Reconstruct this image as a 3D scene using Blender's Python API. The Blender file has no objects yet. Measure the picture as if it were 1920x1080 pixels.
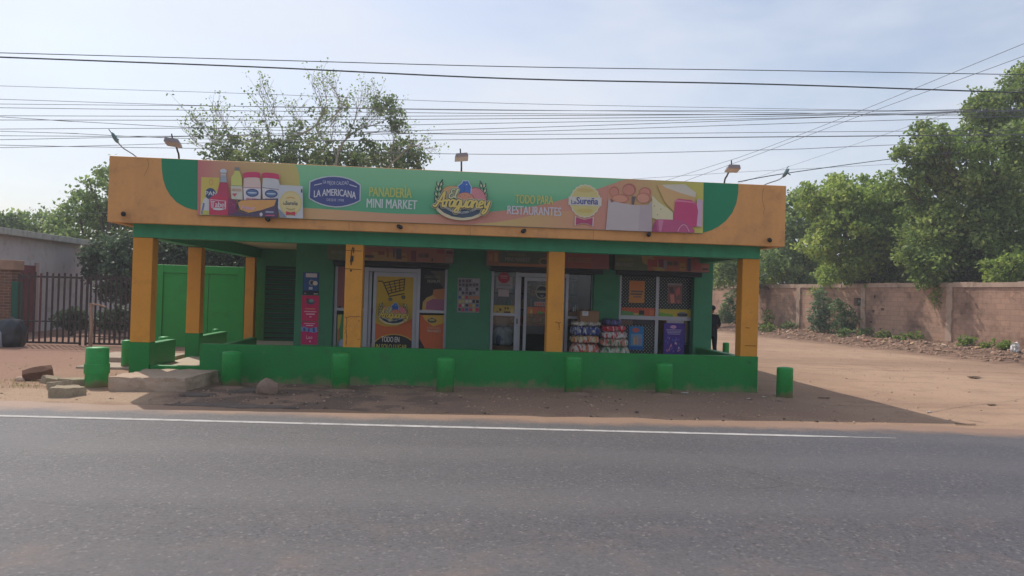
import bpy, bmesh, math, random
import numpy as np
from mathutils import Vector, noise
from mathutils.geometry import tessellate_polygon
R = math.radians
random.seed(7)
scene = bpy.context.scene
col = scene.collection

# ------------------------------------------------------------------ camera, sky, sun, exposure
CAM_H, FPX = 1.7, 1421.4
YAW, PITCH, ROLL = .092, .0084, .0299
_fw = Vector((math.sin(YAW)*math.cos(PITCH), math.cos(YAW)*math.cos(PITCH), math.sin(PITCH)))
_r0 = Vector((math.cos(YAW), -math.sin(YAW), 0))
_u0 = _r0.cross(_fw)
_r = math.cos(ROLL)*_r0 + math.sin(ROLL)*_u0
_u = -math.sin(ROLL)*_r0 + math.cos(ROLL)*_u0
cam_data = bpy.data.cameras.new("camera")
cam = bpy.data.objects.new("camera", cam_data)
col.objects.link(cam)
cam_data.sensor_width = 36
cam_data.lens = 36*FPX/1920
cam_data.clip_end = 2000
from mathutils import Matrix
cam.matrix_world = Matrix(((_r.x, _u.x, -_fw.x, 0), (_r.y, _u.y, -_fw.y, 0), (_r.z, _u.z, -_fw.z, CAM_H), (0, 0, 0, 1)))
scene.camera = cam

SUN_EL, SUN_AZ = R(51), R(-32.5)          # azimuth from +Y towards +X
world = bpy.data.worlds.new("World")
scene.world = world
world.use_nodes = True
nt = world.node_tree
nt.nodes.clear()
wo = nt.nodes.new('ShaderNodeOutputWorld')
bg = nt.nodes.new('ShaderNodeBackground')
sky = nt.nodes.new('ShaderNodeTexSky')
sky.sky_type = 'NISHITA'
sky.sun_disc = False
sky.sun_elevation = SUN_EL
sky.sun_rotation = SUN_AZ
sky.air_density = 1.0
sky.dust_density = 2.2
sky.ozone_density = 1.6
SKY = .112
bg.inputs[1].default_value = SKY
tc = nt.nodes.new('ShaderNodeTexCoord')
mp = nt.nodes.new('ShaderNodeMapping')
mp.inputs['Scale'].default_value = (1.0, 1.0, 3.2)
mp.inputs['Rotation'].default_value = (.1, .25, .5)
nz = nt.nodes.new('ShaderNodeTexNoise')
nz.inputs['Scale'].default_value = 1.7
nz.inputs['Detail'].default_value = 7
nz.inputs['Roughness'].default_value = .55
rp = nt.nodes.new('ShaderNodeValToRGB')
rp.color_ramp.elements[0].position = .38
rp.color_ramp.elements[0].color = (.12, .12, .12, 1)
rp.color_ramp.elements[1].position = .68
rp.color_ramp.elements[1].color = (.88, .88, .88, 1)
mx = nt.nodes.new('ShaderNodeMixRGB')
mx.inputs[2].default_value = (6.0, 6.3, 6.9, 1)      # thin bright cloud veil
nt.links.new(tc.outputs['Generated'], mp.inputs[0])
nt.links.new(mp.outputs[0], nz.inputs[0])
nt.links.new(nz.outputs[0], rp.inputs[0])
nt.links.new(rp.outputs[0], mx.inputs[0])
nt.links.new(sky.outputs[0], mx.inputs[1])
nt.links.new(mx.outputs[0], bg.inputs[0])
nt.links.new(bg.outputs[0], wo.inputs[0])

sun_data = bpy.data.lights.new("sun", 'SUN')
sun_data.energy = 2.8
sun_data.angle = R(.55)
sun_data.color = (1, .93, .83)
sun = bpy.data.objects.new("sun", sun_data)
col.objects.link(sun)
_sd = Vector((math.sin(SUN_AZ)*math.cos(SUN_EL), math.cos(SUN_AZ)*math.cos(SUN_EL), math.sin(SUN_EL)))
sun.rotation_euler = (-_sd).to_track_quat('-Z', 'Y').to_euler()
sun.location = (-20, 30, 60)
scene.view_settings.view_transform = 'Standard'
scene.view_settings.look = 'None'
scene.view_settings.gamma = 1
scene.view_settings.use_curve_mapping = False
scene.view_settings.exposure = .30

# ------------------------------------------------------------------ geometry of the place
def ray(px, py):
    return _fw + (px-960)/FPX*_r - (py-540)/FPX*_u
def at(px, py, Y):                       # point of the plane y = Y seen at a pixel of the 1920x1080 photo
    d = ray(px, py); t = Y/d.y
    return Vector((d.x*t, Y, CAM_H+d.z*t))
def gr(px, py, z=0.0):                   # point of the level z
    d = ray(px, py); t = (z-CAM_H)/d.z
    return Vector((d.x*t, d.y*t, z))
def pale(c, k=.2):
    return tuple(v+(t-v)*k for v, t in zip(c, (208, 206, 206)))
def lin(c):
    return tuple(((v/255)/12.92 if v <= 10 else ((v/255+.055)/1.055)**2.4) for v in c)

# ------------------------------------------------------------------ materials
def new_mat(name):
    m = bpy.data.materials.new(name)
    m.use_nodes = True
    n = m.node_tree
    return m, n, n.nodes['Principled BSDF']
def N(n, t, **kw):
    x = n.nodes.new(t)
    for k, v in kw.items():
        if k in x.inputs: x.inputs[k].default_value = v
        else: setattr(x, k, v)
    return x
MATS = {}
def paint(name, rgb, rough=.6, var=.14, scale=1.6, fine=35, bump=.12, spec=.3, stain=None, amount=.0, metal=0, streak=False, splash=0, chips=None):
    """plain coloured surface with uneven tone, optional stains, fine bump"""
    if name in MATS: return MATS[name]
    m, n, b = new_mat(name)
    c = lin(rgb)
    tc = N(n, 'ShaderNodeTexCoord')
    src = tc.outputs['Object']
    a = N(n, 'ShaderNodeTexNoise', Scale=scale, Detail=6.0, Roughness=.6)
    f = N(n, 'ShaderNodeTexNoise', Scale=fine, Detail=4.0, Roughness=.65)
    if streak:
        mpn = N(n, 'ShaderNodeMapping'); mpn.inputs['Scale'].default_value = (3.5, 3.5, .5)
        n.links.new(src, mpn.inputs[0]); n.links.new(mpn.outputs[0], a.inputs[0])
    else:
        n.links.new(src, a.inputs[0])
    n.links.new(src, f.inputs[0])
    add = N(n, 'ShaderNodeMath', operation='MULTIPLY_ADD'); add.inputs[1].default_value = .55
    n.links.new(f.outputs[0], add.inputs[0]); n.links.new(a.outputs[0], add.inputs[2])
    r = N(n, 'ShaderNodeMapRange'); r.inputs[1].default_value = .5; r.inputs[2].default_value = 1.05
    r.inputs[3].default_value = 1-var; r.inputs[4].default_value = 1+var
    n.links.new(add.outputs[0], r.inputs[0])
    mul = N(n, 'ShaderNodeMixRGB', blend_type='MULTIPLY'); mul.inputs[0].default_value = 1
    mul.inputs[1].default_value = (*c, 1)
    n.links.new(r.outputs[0], mul.inputs[2])
    out = mul.outputs[0]
    if stain:
        s2 = N(n, 'ShaderNodeTexNoise', Scale=scale*2.3, Detail=8.0, Roughness=.7)
        n.links.new(src, s2.inputs[0])
        rr = N(n, 'ShaderNodeMapRange'); rr.inputs[1].default_value = .52; rr.inputs[2].default_value = .75
        rr.inputs[3].default_value = 0; rr.inputs[4].default_value = amount
        n.links.new(s2.outputs[0], rr.inputs[0])
        mm = N(n, 'ShaderNodeMixRGB'); mm.inputs[2].default_value = (*lin(stain), 1)
        n.links.new(rr.outputs[0], mm.inputs[0]); n.links.new(out, mm.inputs[1]); out = mm.outputs[0]
    if chips:                                # flaked spots showing the coat below
        s3 = N(n, 'ShaderNodeTexNoise', Scale=5.5, Detail=9.0, Roughness=.72); n.links.new(src, s3.inputs[0])
        r3 = N(n, 'ShaderNodeMapRange'); r3.inputs[1].default_value = .655; r3.inputs[2].default_value = .675; n.links.new(s3.outputs[0], r3.inputs[0])
        m3 = N(n, 'ShaderNodeMixRGB'); m3.inputs[2].default_value = (*lin(chips), 1)
        n.links.new(r3.outputs[0], m3.inputs[0]); n.links.new(out, m3.inputs[1]); out = m3.outputs[0]
    if splash:                               # dust thrown up by rain along the foot, in uneven tongues
        gp = N(n, 'ShaderNodeNewGeometry'); sz = N(n, 'ShaderNodeSeparateXYZ'); n.links.new(gp.outputs['Position'], sz.inputs[0])
        s4 = N(n, 'ShaderNodeTexNoise', Scale=4.0, Detail=7.0, Roughness=.65); n.links.new(src, s4.inputs[0])
        a4 = N(n, 'ShaderNodeMath', operation='MULTIPLY_ADD'); a4.inputs[1].default_value = -.55; n.links.new(s4.outputs[0], a4.inputs[0]); n.links.new(sz.outputs[2], a4.inputs[2])
        r4 = N(n, 'ShaderNodeMapRange'); r4.inputs[1].default_value = -.13; r4.inputs[2].default_value = -.26; r4.inputs[4].default_value = splash; n.links.new(a4.outputs[0], r4.inputs[0])
        m4 = N(n, 'ShaderNodeMixRGB'); m4.inputs[2].default_value = (*lin((150, 122, 102)), 1)
        n.links.new(r4.outputs[0], m4.inputs[0]); n.links.new(out, m4.inputs[1]); out = m4.outputs[0]
    n.links.new(out, b.inputs['Base Color'])
    b.inputs['Roughness'].default_value = rough
    b.inputs['Specular IOR Level'].default_value = spec
    b.inputs['Metallic'].default_value = metal
    if bump:
        bp = N(n, 'ShaderNodeBump', Strength=bump, Distance=.02)
        n.links.new(add.outputs[0], bp.inputs['Height']); n.links.new(bp.outputs[0], b.inputs['Normal'])
    MATS[name] = m
    return m
VEIL_TO = (214, 212, 212)
VEIL = 0.0                              # share of grey mixed into print colours, imitating a glare veil
def vinyl(rgb, rough=.55):
    rgb = tuple(int(round(c+(t-c)*VEIL)) for c, t in zip(rgb, VEIL_TO))
    return paint('print_%02x%02x%02x' % tuple(rgb), rgb, rough, .05, 2.2, 60, 0, .25)
def grad(name, axis, p0, p1, stops, rough=.5):
    """a colour blend printed across a vinyl, from coordinate p0 to p1 of one axis"""
    m, n, b = new_mat(name)
    g = N(n, 'ShaderNodeTexCoord'); s = N(n, 'ShaderNodeSeparateXYZ')
    n.links.new(g.outputs['Object'], s.inputs[0])
    r = N(n, 'ShaderNodeMapRange'); r.inputs[1].default_value = p0; r.inputs[2].default_value = p1
    n.links.new(s.outputs[axis], r.inputs[0])
    cr = N(n, 'ShaderNodeValToRGB'); e = cr.color_ramp.elements
    while len(e) < len(stops): e.new(.5)
    for k, (p, c) in enumerate(stops):
        e[k].position = p; e[k].color = (*lin(c), 1)
    n.links.new(r.outputs[0], cr.inputs[0]); n.links.new(cr.outputs[0], b.inputs['Base Color'])
    b.inputs['Roughness'].default_value = rough; b.inputs['Specular IOR Level'].default_value = .25
    return m

# ------------------------------------------------------------------ mesh helpers
class MB:
    def __init__(s): s.v = []; s.f = []; s.m = []
    def add(s, vs, fs, m=0):
        k = len(s.v); s.v += [tuple(v) for v in vs]
        for f in fs: s.f.append(tuple(i+k for i in f)); s.m.append(m)
    def box(s, x0, x1, y0, y1, z0, z1, m=0):
        s.add([(x0,y0,z0),(x1,y0,z0),(x1,y1,z0),(x0,y1,z0),(x0,y0,z1),(x1,y0,z1),(x1,y1,z1),(x0,y1,z1)],
              [(0,3,2,1),(4,5,6,7),(0,1,5,4),(1,2,6,5),(2,3,7,6),(3,0,4,7)], m)
    def prism(s, poly, y0, y1, m=0):      # outline in xz between two depths (convex or mildly concave)
        n = len(poly)
        tri = tessellate_polygon([[Vector((p[0], p[1], 0)) for p in poly]])
        s.add([(p[0], y0, p[1]) for p in poly]+[(p[0], y1, p[1]) for p in poly],
              [tuple(t) for t in tri]+[tuple(i+n for i in reversed(t)) for t in tri]+[(i, (i+1) % n, (i+1) % n+n, i+n) for i in range(n)], m)
    def tube(s, pts, rad, n=8, m=0, squash=None, cap=True):
        pts = [Vector(p) for p in pts]
        rad = rad if isinstance(rad, (list, tuple)) else [rad]*len(pts)
        k = len(s.v); prev = None
        for i, p in enumerate(pts):
            t = (pts[min(i+1, len(pts)-1)]-pts[max(i-1, 0)])
            if t.length < 1e-9: t = Vector((0, 0, 1))
            t.normalize()
            if prev is None:
                a = Vector((0, 1, 0)) if abs(t.y) < .9 else Vector((1, 0, 0))
                x = t.cross(a).normalized()
            else:
                x = (prev - t*prev.dot(t)).normalized()
            prev = x
            y = t.cross(x)
            for j in range(n):
                q = 2*math.pi*j/n
                o = (x*math.cos(q)+y*math.sin(q))*rad[i]
                if squash: o.y *= squash
                s.v.append(tuple(p+o))
        for i in range(len(pts)-1):
            for j in range(n):
                a = k+i*n+j; b = k+i*n+(j+1) % n
                s.f.append((a, b, b+n, a+n)); s.m.append(m)
        if cap:
            s.f.append(tuple(k+j for j in reversed(range(n)))); s.m.append(m)
            s.f.append(tuple(k+(len(pts)-1)*n+j for j in range(n))); s.m.append(m)
    def lathe(s, prof, c=(0, 0, 0), n=24, m=0, jit=0):
        k = len(s.v)
        for (r, z) in prof:
            for j in range(n):
                q = 2*math.pi*j/n
                rr = r*(1+random.uniform(-jit, jit))
                s.v.append((c[0]+rr*math.cos(q), c[1]+rr*math.sin(q), c[2]+z))
        for i in range(len(prof)-1):
            for j in range(n):
                a = k+i*n+j; b = k+i*n+(j+1) % n
                s.f.append((a, b, b+n, a+n)); s.m.append(m)
        s.f.append(tuple(k+j for j in reversed(range(n)))); s.m.append(m)
        s.f.append(tuple(k+(len(prof)-1)*n+j for j in range(n))); s.m.append(m)
    def build(s, name, mats, parent=None, o=(0, 0, 0), smooth=False, bevel=0, loc=None):
        me = bpy.data.meshes.new(name)
        o = Vector(o)
        me.from_pydata([tuple(Vector(v)-o) for v in s.v], [], s.f)
        for mm in (mats if isinstance(mats, (list, tuple)) else [mats]): me.materials.append(mm)
        if any(s.m): me.polygons.foreach_set('material_index', s.m)
        if smooth: me.polygons.foreach_set('use_smooth', [True]*len(me.polygons))
        me.validate(); me.update()
        ob = bpy.data.objects.new(name, me); col.objects.link(ob)
        if parent: ob.parent = parent
        elif loc is not None: ob.location = loc
        else: ob.location = o
        if bevel:
            bv = ob.modifiers.new('bevel', 'BEVEL'); bv.width = bevel; bv.segments = 2; bv.limit_method = 'ANGLE'
        return ob
def tag(o, label, cat, group=None, kind=None):
    if label: o['label'] = label
    if cat: o['category'] = cat
    if group: o['group'] = group
    if kind: o['kind'] = kind
    return o
def thing(name, loc, label, cat, group=None, rz=0):
    o = bpy.data.objects.new(name, None); col.objects.link(o)
    o.empty_display_size = .2
    o.location = loc; o.rotation_euler = (0, 0, rz)
    return tag(o, label, cat, group)
def copy_tree(o, parent=None):
    c = o.copy(); col.objects.link(c)
    if parent: c.parent = parent
    for ch in [x for x in o.children]: copy_tree(ch, c)
    return c

# lettering: all words are turned into flat outlines once
WORDS = ["LA MEJOR CALIDAD", "LA AMERICANA", "DESDE 1998", "PANADERÍA", "MINI MARKET", "TODO PARA", "RESTAURANTES", "Sureña", "La", "PAN",
         "PANADERÍA, CHARCUTERÍA Y VÍVERES", "TODO EN", "UN SOLO LUGAR", "CHARCUTERÍA", "PREMIUM", "Tabel", "Loo", "Primor", "NEVADA", "H", "MAVESA", "MAYONESA", "PANADERÍA MINI MARKET"]
GLYPH = {}
def prep_words():
    obs = []
    for w in WORDS:
        for bold in (0,):
            c = bpy.data.curves.new('lettering', 'FONT'); c.body = w; c.size = 1; c.resolution_u = 3
            c.offset = .022*bold
            o = bpy.data.objects.new('lettering', c); col.objects.link(o); obs.append((w, bold, o))
    bpy.context.view_layer.update()
    dg = bpy.context.evaluated_depsgraph_get()
    for w, bold, o in obs:
        me = bpy.data.meshes.new_from_object(o.evaluated_get(dg))
        GLYPH[w, bold] = ([(v.co.x, v.co.y) for v in me.vertices], [tuple(p.vertices) for p in me.polygons])
        bpy.data.meshes.remove(me)
    for w, bold, o in obs:
        c = o.data; bpy.data.objects.remove(o); bpy.data.curves.remove(c)
prep_words()
CAP = max(v[1] for v in GLYPH["H", 0][0])

class Art:
    """flat printed shapes on the plane y = Y, traced in photo pixels, each layer 1.2 mm proud of the one below"""
    def __init__(s, Y, slope=.0385, lean=-.03, step=.0012):
        s.Y = Y; s.k = 1; s.mb = MB(); s.mats = []; s.s = slope; s.lean = lean; s.step = step
    def mi(s, m):
        if m not in s.mats: s.mats.append(m)
        return s.mats.index(m)
    def _y(s): return s.Y-s.step*s.k
    def poly(s, pts, m, up=True):
        y = s._y(); s.k += up
        v3 = [at(p[0], p[1], y) for p in pts]
        tri = tessellate_polygon([[Vector((p[0], -p[1], 0)) for p in pts]])
        fs = []
        for t in tri:
            a, b, c = (v3[i] for i in t)
            fs.append(tuple(t) if (b-a).cross(c-a).y < 0 else tuple(reversed(t)))
        s.mb.add(v3, fs, s.mi(m))
    def L(s, c, u, v):                   # local offsets (right, down) about c -> pixel
        return (c[0]+u+s.lean*v, c[1]+v+s.s*u)
    def rect(s, x0, y0, x1, y1, m, up=True):
        c = ((x0+x1)/2, (y0+y1)/2); a = (x1-x0)/2; b = (y1-y0)/2
        s.poly([s.L(c, *q) for q in ((-a, -b), (a, -b), (a, b), (-a, b))], m, up)
    def shape(s, c, pts, m): s.poly([s.L(c, *q) for q in pts], m)
    def ell(s, cx, cy, rx, ry, m, n=28, a0=0, a1=360, up=True, scallop=0, ns=18):
        pts = []
        for i in range(n+1 if a1-a0 < 360 else n):
            q = R(a0+(a1-a0)*i/n)
            k = 1+scallop*math.cos(ns*q)
            pts.append(s.L((cx, cy), rx*k*math.cos(q), -ry*k*math.sin(q)))
        s.poly(pts, m, up)
    def text(s, w, x, y, width, h, m, bold=0, shear=0, arc=0):
        vs, fs = GLYPH[w, 0]
        x0 = min(v[0] for v in vs); x1 = max(v[0] for v in vs)
        for dx in ((-.024*h, 0, .024*h) if bold else (0,)):
            yy = s._y(); s.k += 1
            out = []
            for (a, b) in vs:
                u = (a-x0)/(x1-x0); v = b/CAP
                out.append(at(*s.L((x+width/2, y), (u-.5)*(width-.048*h*bold)+dx+shear*v*h, -v*h+arc*4*(u-.5)**2), yy))
            s.mb.add(out, fs, s.mi(m))
    def stroke(s, lines, w, m, depth=.5):
        """brush lettering: flattened rounded strokes standing a few mm off the sheet"""
        y = s._y(); s.k += 3
        for ln in lines:
            p3 = [at(p[0], p[1], y) for p in ln]
            rad = w/2*s.Y/FPX
            # rounded ends
            d0 = (p3[0]-p3[1]).normalized()*rad*.5; d1 = (p3[-1]-p3[-2]).normalized()*rad*.5
            pts = [p3[0]+d0]+p3+[p3[-1]+d1]
            s.mb.tube(pts, [rad*.55]+[rad]*len(p3)+[rad*.55], 8, s.mi(m), squash=.0025/rad)
    def build(s, name, parent=None, o=(0, 0, 0)):
        return s.mb.build(name, s.mats, parent, o)
def smooth_line(pts, n=6):
    out = []
    P = [pts[0]]+list(pts)+[pts[-1]]
    for i in range(1, len(P)-2):
        for k in range(n):
            t = k/n
            out.append(tuple(.5*((2*P[i][d])+(-P[i-1][d]+P[i+1][d])*t+(2*P[i-1][d]-5*P[i][d]+4*P[i+1][d]-P[i+2][d])*t*t+(-P[i-1][d]+3*P[i][d]-3*P[i+1][d]+P[i+2][d])*t**3) for d in range(len(pts[0]))))
    out.append(tuple(pts[-1]))
    return out

# ------------------------------------------------------------------ shared paints
ORANGE = paint('orange_wall_paint', (216, 148, 54), .55, .10, 1.1, 30, .25, .3, (164, 112, 54), .5, chips=(150, 122, 84))
FASCIA = paint('veiled_orange_paint', (222, 160, 98), .6, .09, .9, 25, .25, .25, (176, 130, 90), .75, streak=True)  # orange paled to imitate sky glare over the fascia; streaks are stains
GREEN = paint('green_wall_paint', (22, 130, 56), .5, .14, 1.3, 28, .3, .35, (46, 94, 60), .6, splash=.55, chips=(84, 120, 84))
DKGREEN = paint('dark_green_wall_paint', (62, 130, 96), .6, .10, 1.2, 28, .10, .3, (48, 88, 70), .4)
BEAMG = paint('green_beam_paint', (60, 154, 112), .55, .10, 1.5, 25, .10, .3, (52, 112, 88), .5, streak=True)
BOLG = paint('green_bollard_paint', (36, 150, 68), .45, .16, 4, 40, .35, .35, (70, 104, 62), .6, splash=.7, chips=(120, 128, 104))
LEAFG = paint('bright_green_gate_paint', (44, 152, 64), .5, .10, 1.2, 24, .15, .3, (46, 104, 60), .45)
CURVEG = paint('green_curve_paint', (40, 138, 98), .55, .06, 1.1, 30, .06, .3)
CONC = paint('old_concrete', (172, 156, 140), .9, .2, 2.5, 30, .5, .2, (110, 92, 76), .6)
CREAM = paint('cream_ceiling_paint', (212, 198, 172), .7, .1, 1.2, 20, .06, .2)
ALU = paint('brushed_aluminium', (172, 172, 180), .42, .06, 3, 60, .03, .5, metal=.35)
BLACK = paint('black_plastic', (26, 26, 30), .45, .15, 4, 40, .05, .4)
DARK = paint('dark_interior_paint', (40, 36, 36), .8, .2, 2, 20, .05, .2)
RUST = paint('rusty_iron', (66, 54, 54), .75, .3, 5, 40, .3, .3, (56, 50, 52), .7)
GLASS, _n, _b = new_mat('window_glass')
_n.nodes.remove(_b)
_tr = N(_n, 'ShaderNodeBsdfTransparent'); _tr.inputs[0].default_value = (.80, .84, .84, 1)
_gl = N(_n, 'ShaderNodeBsdfGlossy', Roughness=.03); _gl.inputs[0].default_value = (.9, .9, .9, 1)
_fr = N(_n, 'ShaderNodeFresnel', IOR=1.5)
_mx = N(_n, 'ShaderNodeMixShader')
_n.links.new(_fr.outputs[0], _mx.inputs[0]); _n.links.new(_tr.outputs[0], _mx.inputs[1]); _n.links.new(_gl.outputs[0], _mx.inputs[2])
_n.links.new(_mx.outputs[0], _n.nodes['Material Output'].inputs[0])
# ------------------------------------------------------------------ ground and road
def sst(a, b, x):
    t = np.clip((x-a)/(b-a), 0, 1); return t*t*(3-2*t)
def road_edge(x): return 10.32-.075*np.clip(x, -12, 12)
WA, WB = 24.5, .1288                       # the block wall stands on the line x = WA - WB*y
def wall_dist(x, y): return (WA-WB*y-x)
_rng = np.random.RandomState(3)
_ph = _rng.uniform(0, 6.28, (24, 3)); _fq = _rng.uniform(.5, 5.5, (24, 2))*np.sign(_rng.uniform(-1, 1, (24, 2)))
def bumps(x, y):
    h = 0
    for k in range(24):
        h = h+np.sin(_fq[k, 0]*x+_fq[k, 1]*y+_ph[k, 0])/(1+.45*np.hypot(*_fq[k]))
    return h/5.0
def ground_z(x, y):
    x = np.asarray(x, float); y = np.asarray(y, float)
    b = bumps(x, y)
    rise = sst(0, 1.5, y-road_edge(x)-.14*b)
    z = -.045+.065*rise+.016*b*(.35+.65*rise)*sst(-1, .5, y-road_edge(x))
    d = wall_dist(x, y)
    bank = 1-sst(1.2, 5.0, d)
    bank = bank*(y > 14)
    z = z+bank*(.24+.10*b+.05*bumps(x*2.3, y*2.1))
    pad = (x > -5.2)*(x < 6.1)*(y > 13.9)*(y < 23)
    z = np.where(pad, np.minimum(z, 0.0), z)
    z = z-.06*sst(5, 8, x)*sst(10.2, 11.2, y)*(1-sst(14, 20, y))
    return z
def axis(lo, hi, fine0, fine1, step):
    a = list(np.arange(fine0, fine1, step)); s = step
    v = fine0; left = []
    while v > lo: s *= 1.35; v -= s; left.append(v)
    s = step; v = a[-1]; right = []
    while v < hi: s *= 1.35; v += s; right.append(v)
    return np.array(left[::-1]+a+right)
def grid(name, xs, ys, zf, mat):
    X, Y = np.meshgrid(xs, ys)
    Z = zf(X, Y)
    v = np.stack([X, Y, Z], -1).reshape(-1, 3)
    nx, ny = len(xs), len(ys)
    i = np.arange(nx-1); j = np.arange(ny-1)
    a = (j[:, None]*nx+i[None]).ravel()
    f = np.stack([a, a+1, a+1+nx, a+nx], -1)
    return np_mesh(name, v, f, mat, True)
def np_mesh(name, v, f, mat, smooth=False):
    me = bpy.data.meshes.new(name)
    k = f.shape[1]
    me.vertices.add(len(v)); me.vertices.foreach_set('co', np.asarray(v, np.float32).ravel())
    me.loops.add(f.size); me.loops.foreach_set('vertex_index', f.astype(np.int32).ravel())
    me.polygons.add(len(f)); me.polygons.foreach_set('loop_start', np.arange(0, f.size, k, dtype=np.int32))
    if smooth: me.polygons.foreach_set('use_smooth', np.ones(len(f), bool))
    me.materials.append(mat); me.update(); me.validate()
    o = bpy.data.objects.new(name, me); col.objects.link(o)
    return o

def dirt_mat():
    m, n, b = new_mat('dry_dirt')
    g = N(n, 'ShaderNodeTexCoord'); P = g.outputs['Object']
    def noise_(scale, detail=6.0, rough=.6, vec=None):
        x = N(n, 'ShaderNodeTexNoise', Scale=scale, Detail=detail, Roughness=rough); n.links.new(vec or P, x.inputs[0]); return x.outputs[0]
    def mr(src, a, b_, c=0.0, d=1.0, smooth=True):
        x = N(n, 'ShaderNodeMapRange'); x.interpolation_type = 'SMOOTHSTEP' if smooth else 'LINEAR'
        x.inputs[1].default_value = a; x.inputs[2].default_value = b_; x.inputs[3].default_value = c; x.inputs[4].default_value = d
        n.links.new(src, x.inputs[0]); return x.outputs[0]
    def mix(f, a, b_, mode='MIX'):
        x = N(n, 'ShaderNodeMixRGB', blend_type=mode)
        for k, s in ((0, f), (1, a), (2, b_)):
            if isinstance(s, (tuple, float, int)): x.inputs[k].default_value = (*lin(s), 1) if isinstance(s, tuple) else s
            else: n.links.new(s, x.inputs[k])
        return x.outputs[0]
    def math_(op, a, b_):
        x = N(n, 'ShaderNodeMath', operation=op)
        for k, s in ((0, a), (1, b_)):
            if isinstance(s, (float, int)): x.inputs[k].default_value = s
            else: n.links.new(s, x.inputs[k])
        return x.outputs[0]
    sep = N(n, 'ShaderNodeSeparateXYZ'); n.links.new(P, sep.inputs[0])
    X, Y = sep.outputs[0], sep.outputs[1]
    big = noise_(.22, 5.0); mid = noise_(1.3, 7.0, .62); fine = noise_(14, 6.0, .7); grit = noise_(70, 3.0, .7)
    c = mix(mr(big, .38, .62), (186, 156, 132), (172, 142, 120))
    left = mr(math_('ADD', X, math_('MULTIPLY', mid, 3.0)), -2.5, -8.5)          # redder earth in front of the gate
    c = mix(left, c, (160, 126, 110))
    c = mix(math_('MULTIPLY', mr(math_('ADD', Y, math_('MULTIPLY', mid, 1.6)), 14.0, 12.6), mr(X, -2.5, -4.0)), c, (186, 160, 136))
    c = mix(mr(mid, .5, .72, 0, .55), c, (150, 122, 104))
    # wheel tracks of the side lane: long soft streaks
    mp = N(n, 'ShaderNodeMapping'); mp.inputs['Rotation'].default_value = (0, 0, R(20)); mp.inputs['Scale'].default_value = (.25, 2.2, 1)
    n.links.new(P, mp.inputs[0])
    tr = noise_(1.0, 4.0, .55, mp.outputs[0])
    c = mix(mr(tr, .52, .66, 0, .5), c, (158, 130, 112))
    # darker earth with crumbled old asphalt between wall and road
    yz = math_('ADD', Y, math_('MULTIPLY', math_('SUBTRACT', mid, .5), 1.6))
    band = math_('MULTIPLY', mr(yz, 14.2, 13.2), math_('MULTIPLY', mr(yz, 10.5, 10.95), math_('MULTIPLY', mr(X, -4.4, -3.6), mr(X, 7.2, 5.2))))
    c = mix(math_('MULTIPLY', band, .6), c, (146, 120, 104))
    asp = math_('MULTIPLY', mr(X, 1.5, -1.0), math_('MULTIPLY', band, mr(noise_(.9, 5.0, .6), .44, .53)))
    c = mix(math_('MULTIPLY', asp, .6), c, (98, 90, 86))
    c = mix(mr(fine, .55, .78, 0, .5), c, (120, 92, 76))
    # rubble bank at the foot of the block wall
    wdn = math_('SUBTRACT', 24.5, math_('ADD', X, math_('MULTIPLY', Y, .1288)))
    wdn = math_('ADD', wdn, math_('MULTIPLY', math_('SUBTRACT', mid, .5), 2.2))
    bank = math_('MULTIPLY', mr(wdn, 5.6, 3.6), mr(Y, 15, 19))
    c = mix(bank, c, mix(mr(noise_(3.5, 7.0, .7), .4, .6), (98, 78, 66), (146, 118, 102)))
    v = N(n, 'ShaderNodeTexVoronoi', Scale=9.0); n.links.new(P, v.inputs[0])
    peb = mr(v.outputs['Distance'], .10, .06)
    pick = N(n, 'ShaderNodeSeparateColor'); n.links.new(v.outputs['Color'], pick.inputs[0])
    peb = math_('MULTIPLY', peb, mr(pick.outputs[0], .72, .76))
    c = mix(math_('MULTIPLY', peb, .7), c, (196, 178, 160))
    c = mix(1.0, c, mix(mr(grit, .3, .7), (205, 205, 205), (255, 255, 255)), 'MULTIPLY')
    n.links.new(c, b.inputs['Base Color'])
    b.inputs['Roughness'].default_value = .95; b.inputs['Specular IOR Level'].default_value = .1
    h = math_('ADD', math_('MULTIPLY', fine, .5), math_('ADD', math_('MULTIPLY', grit, .15), math_('ADD', math_('MULTIPLY', peb, .25), math_('MULTIPLY', asp, .4))))
    bp = N(n, 'ShaderNodeBump', Strength=.55, Distance=.05); n.links.new(h, bp.inputs['Height']); n.links.new(bp.outputs[0], b.inputs['Normal'])
    return m
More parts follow.
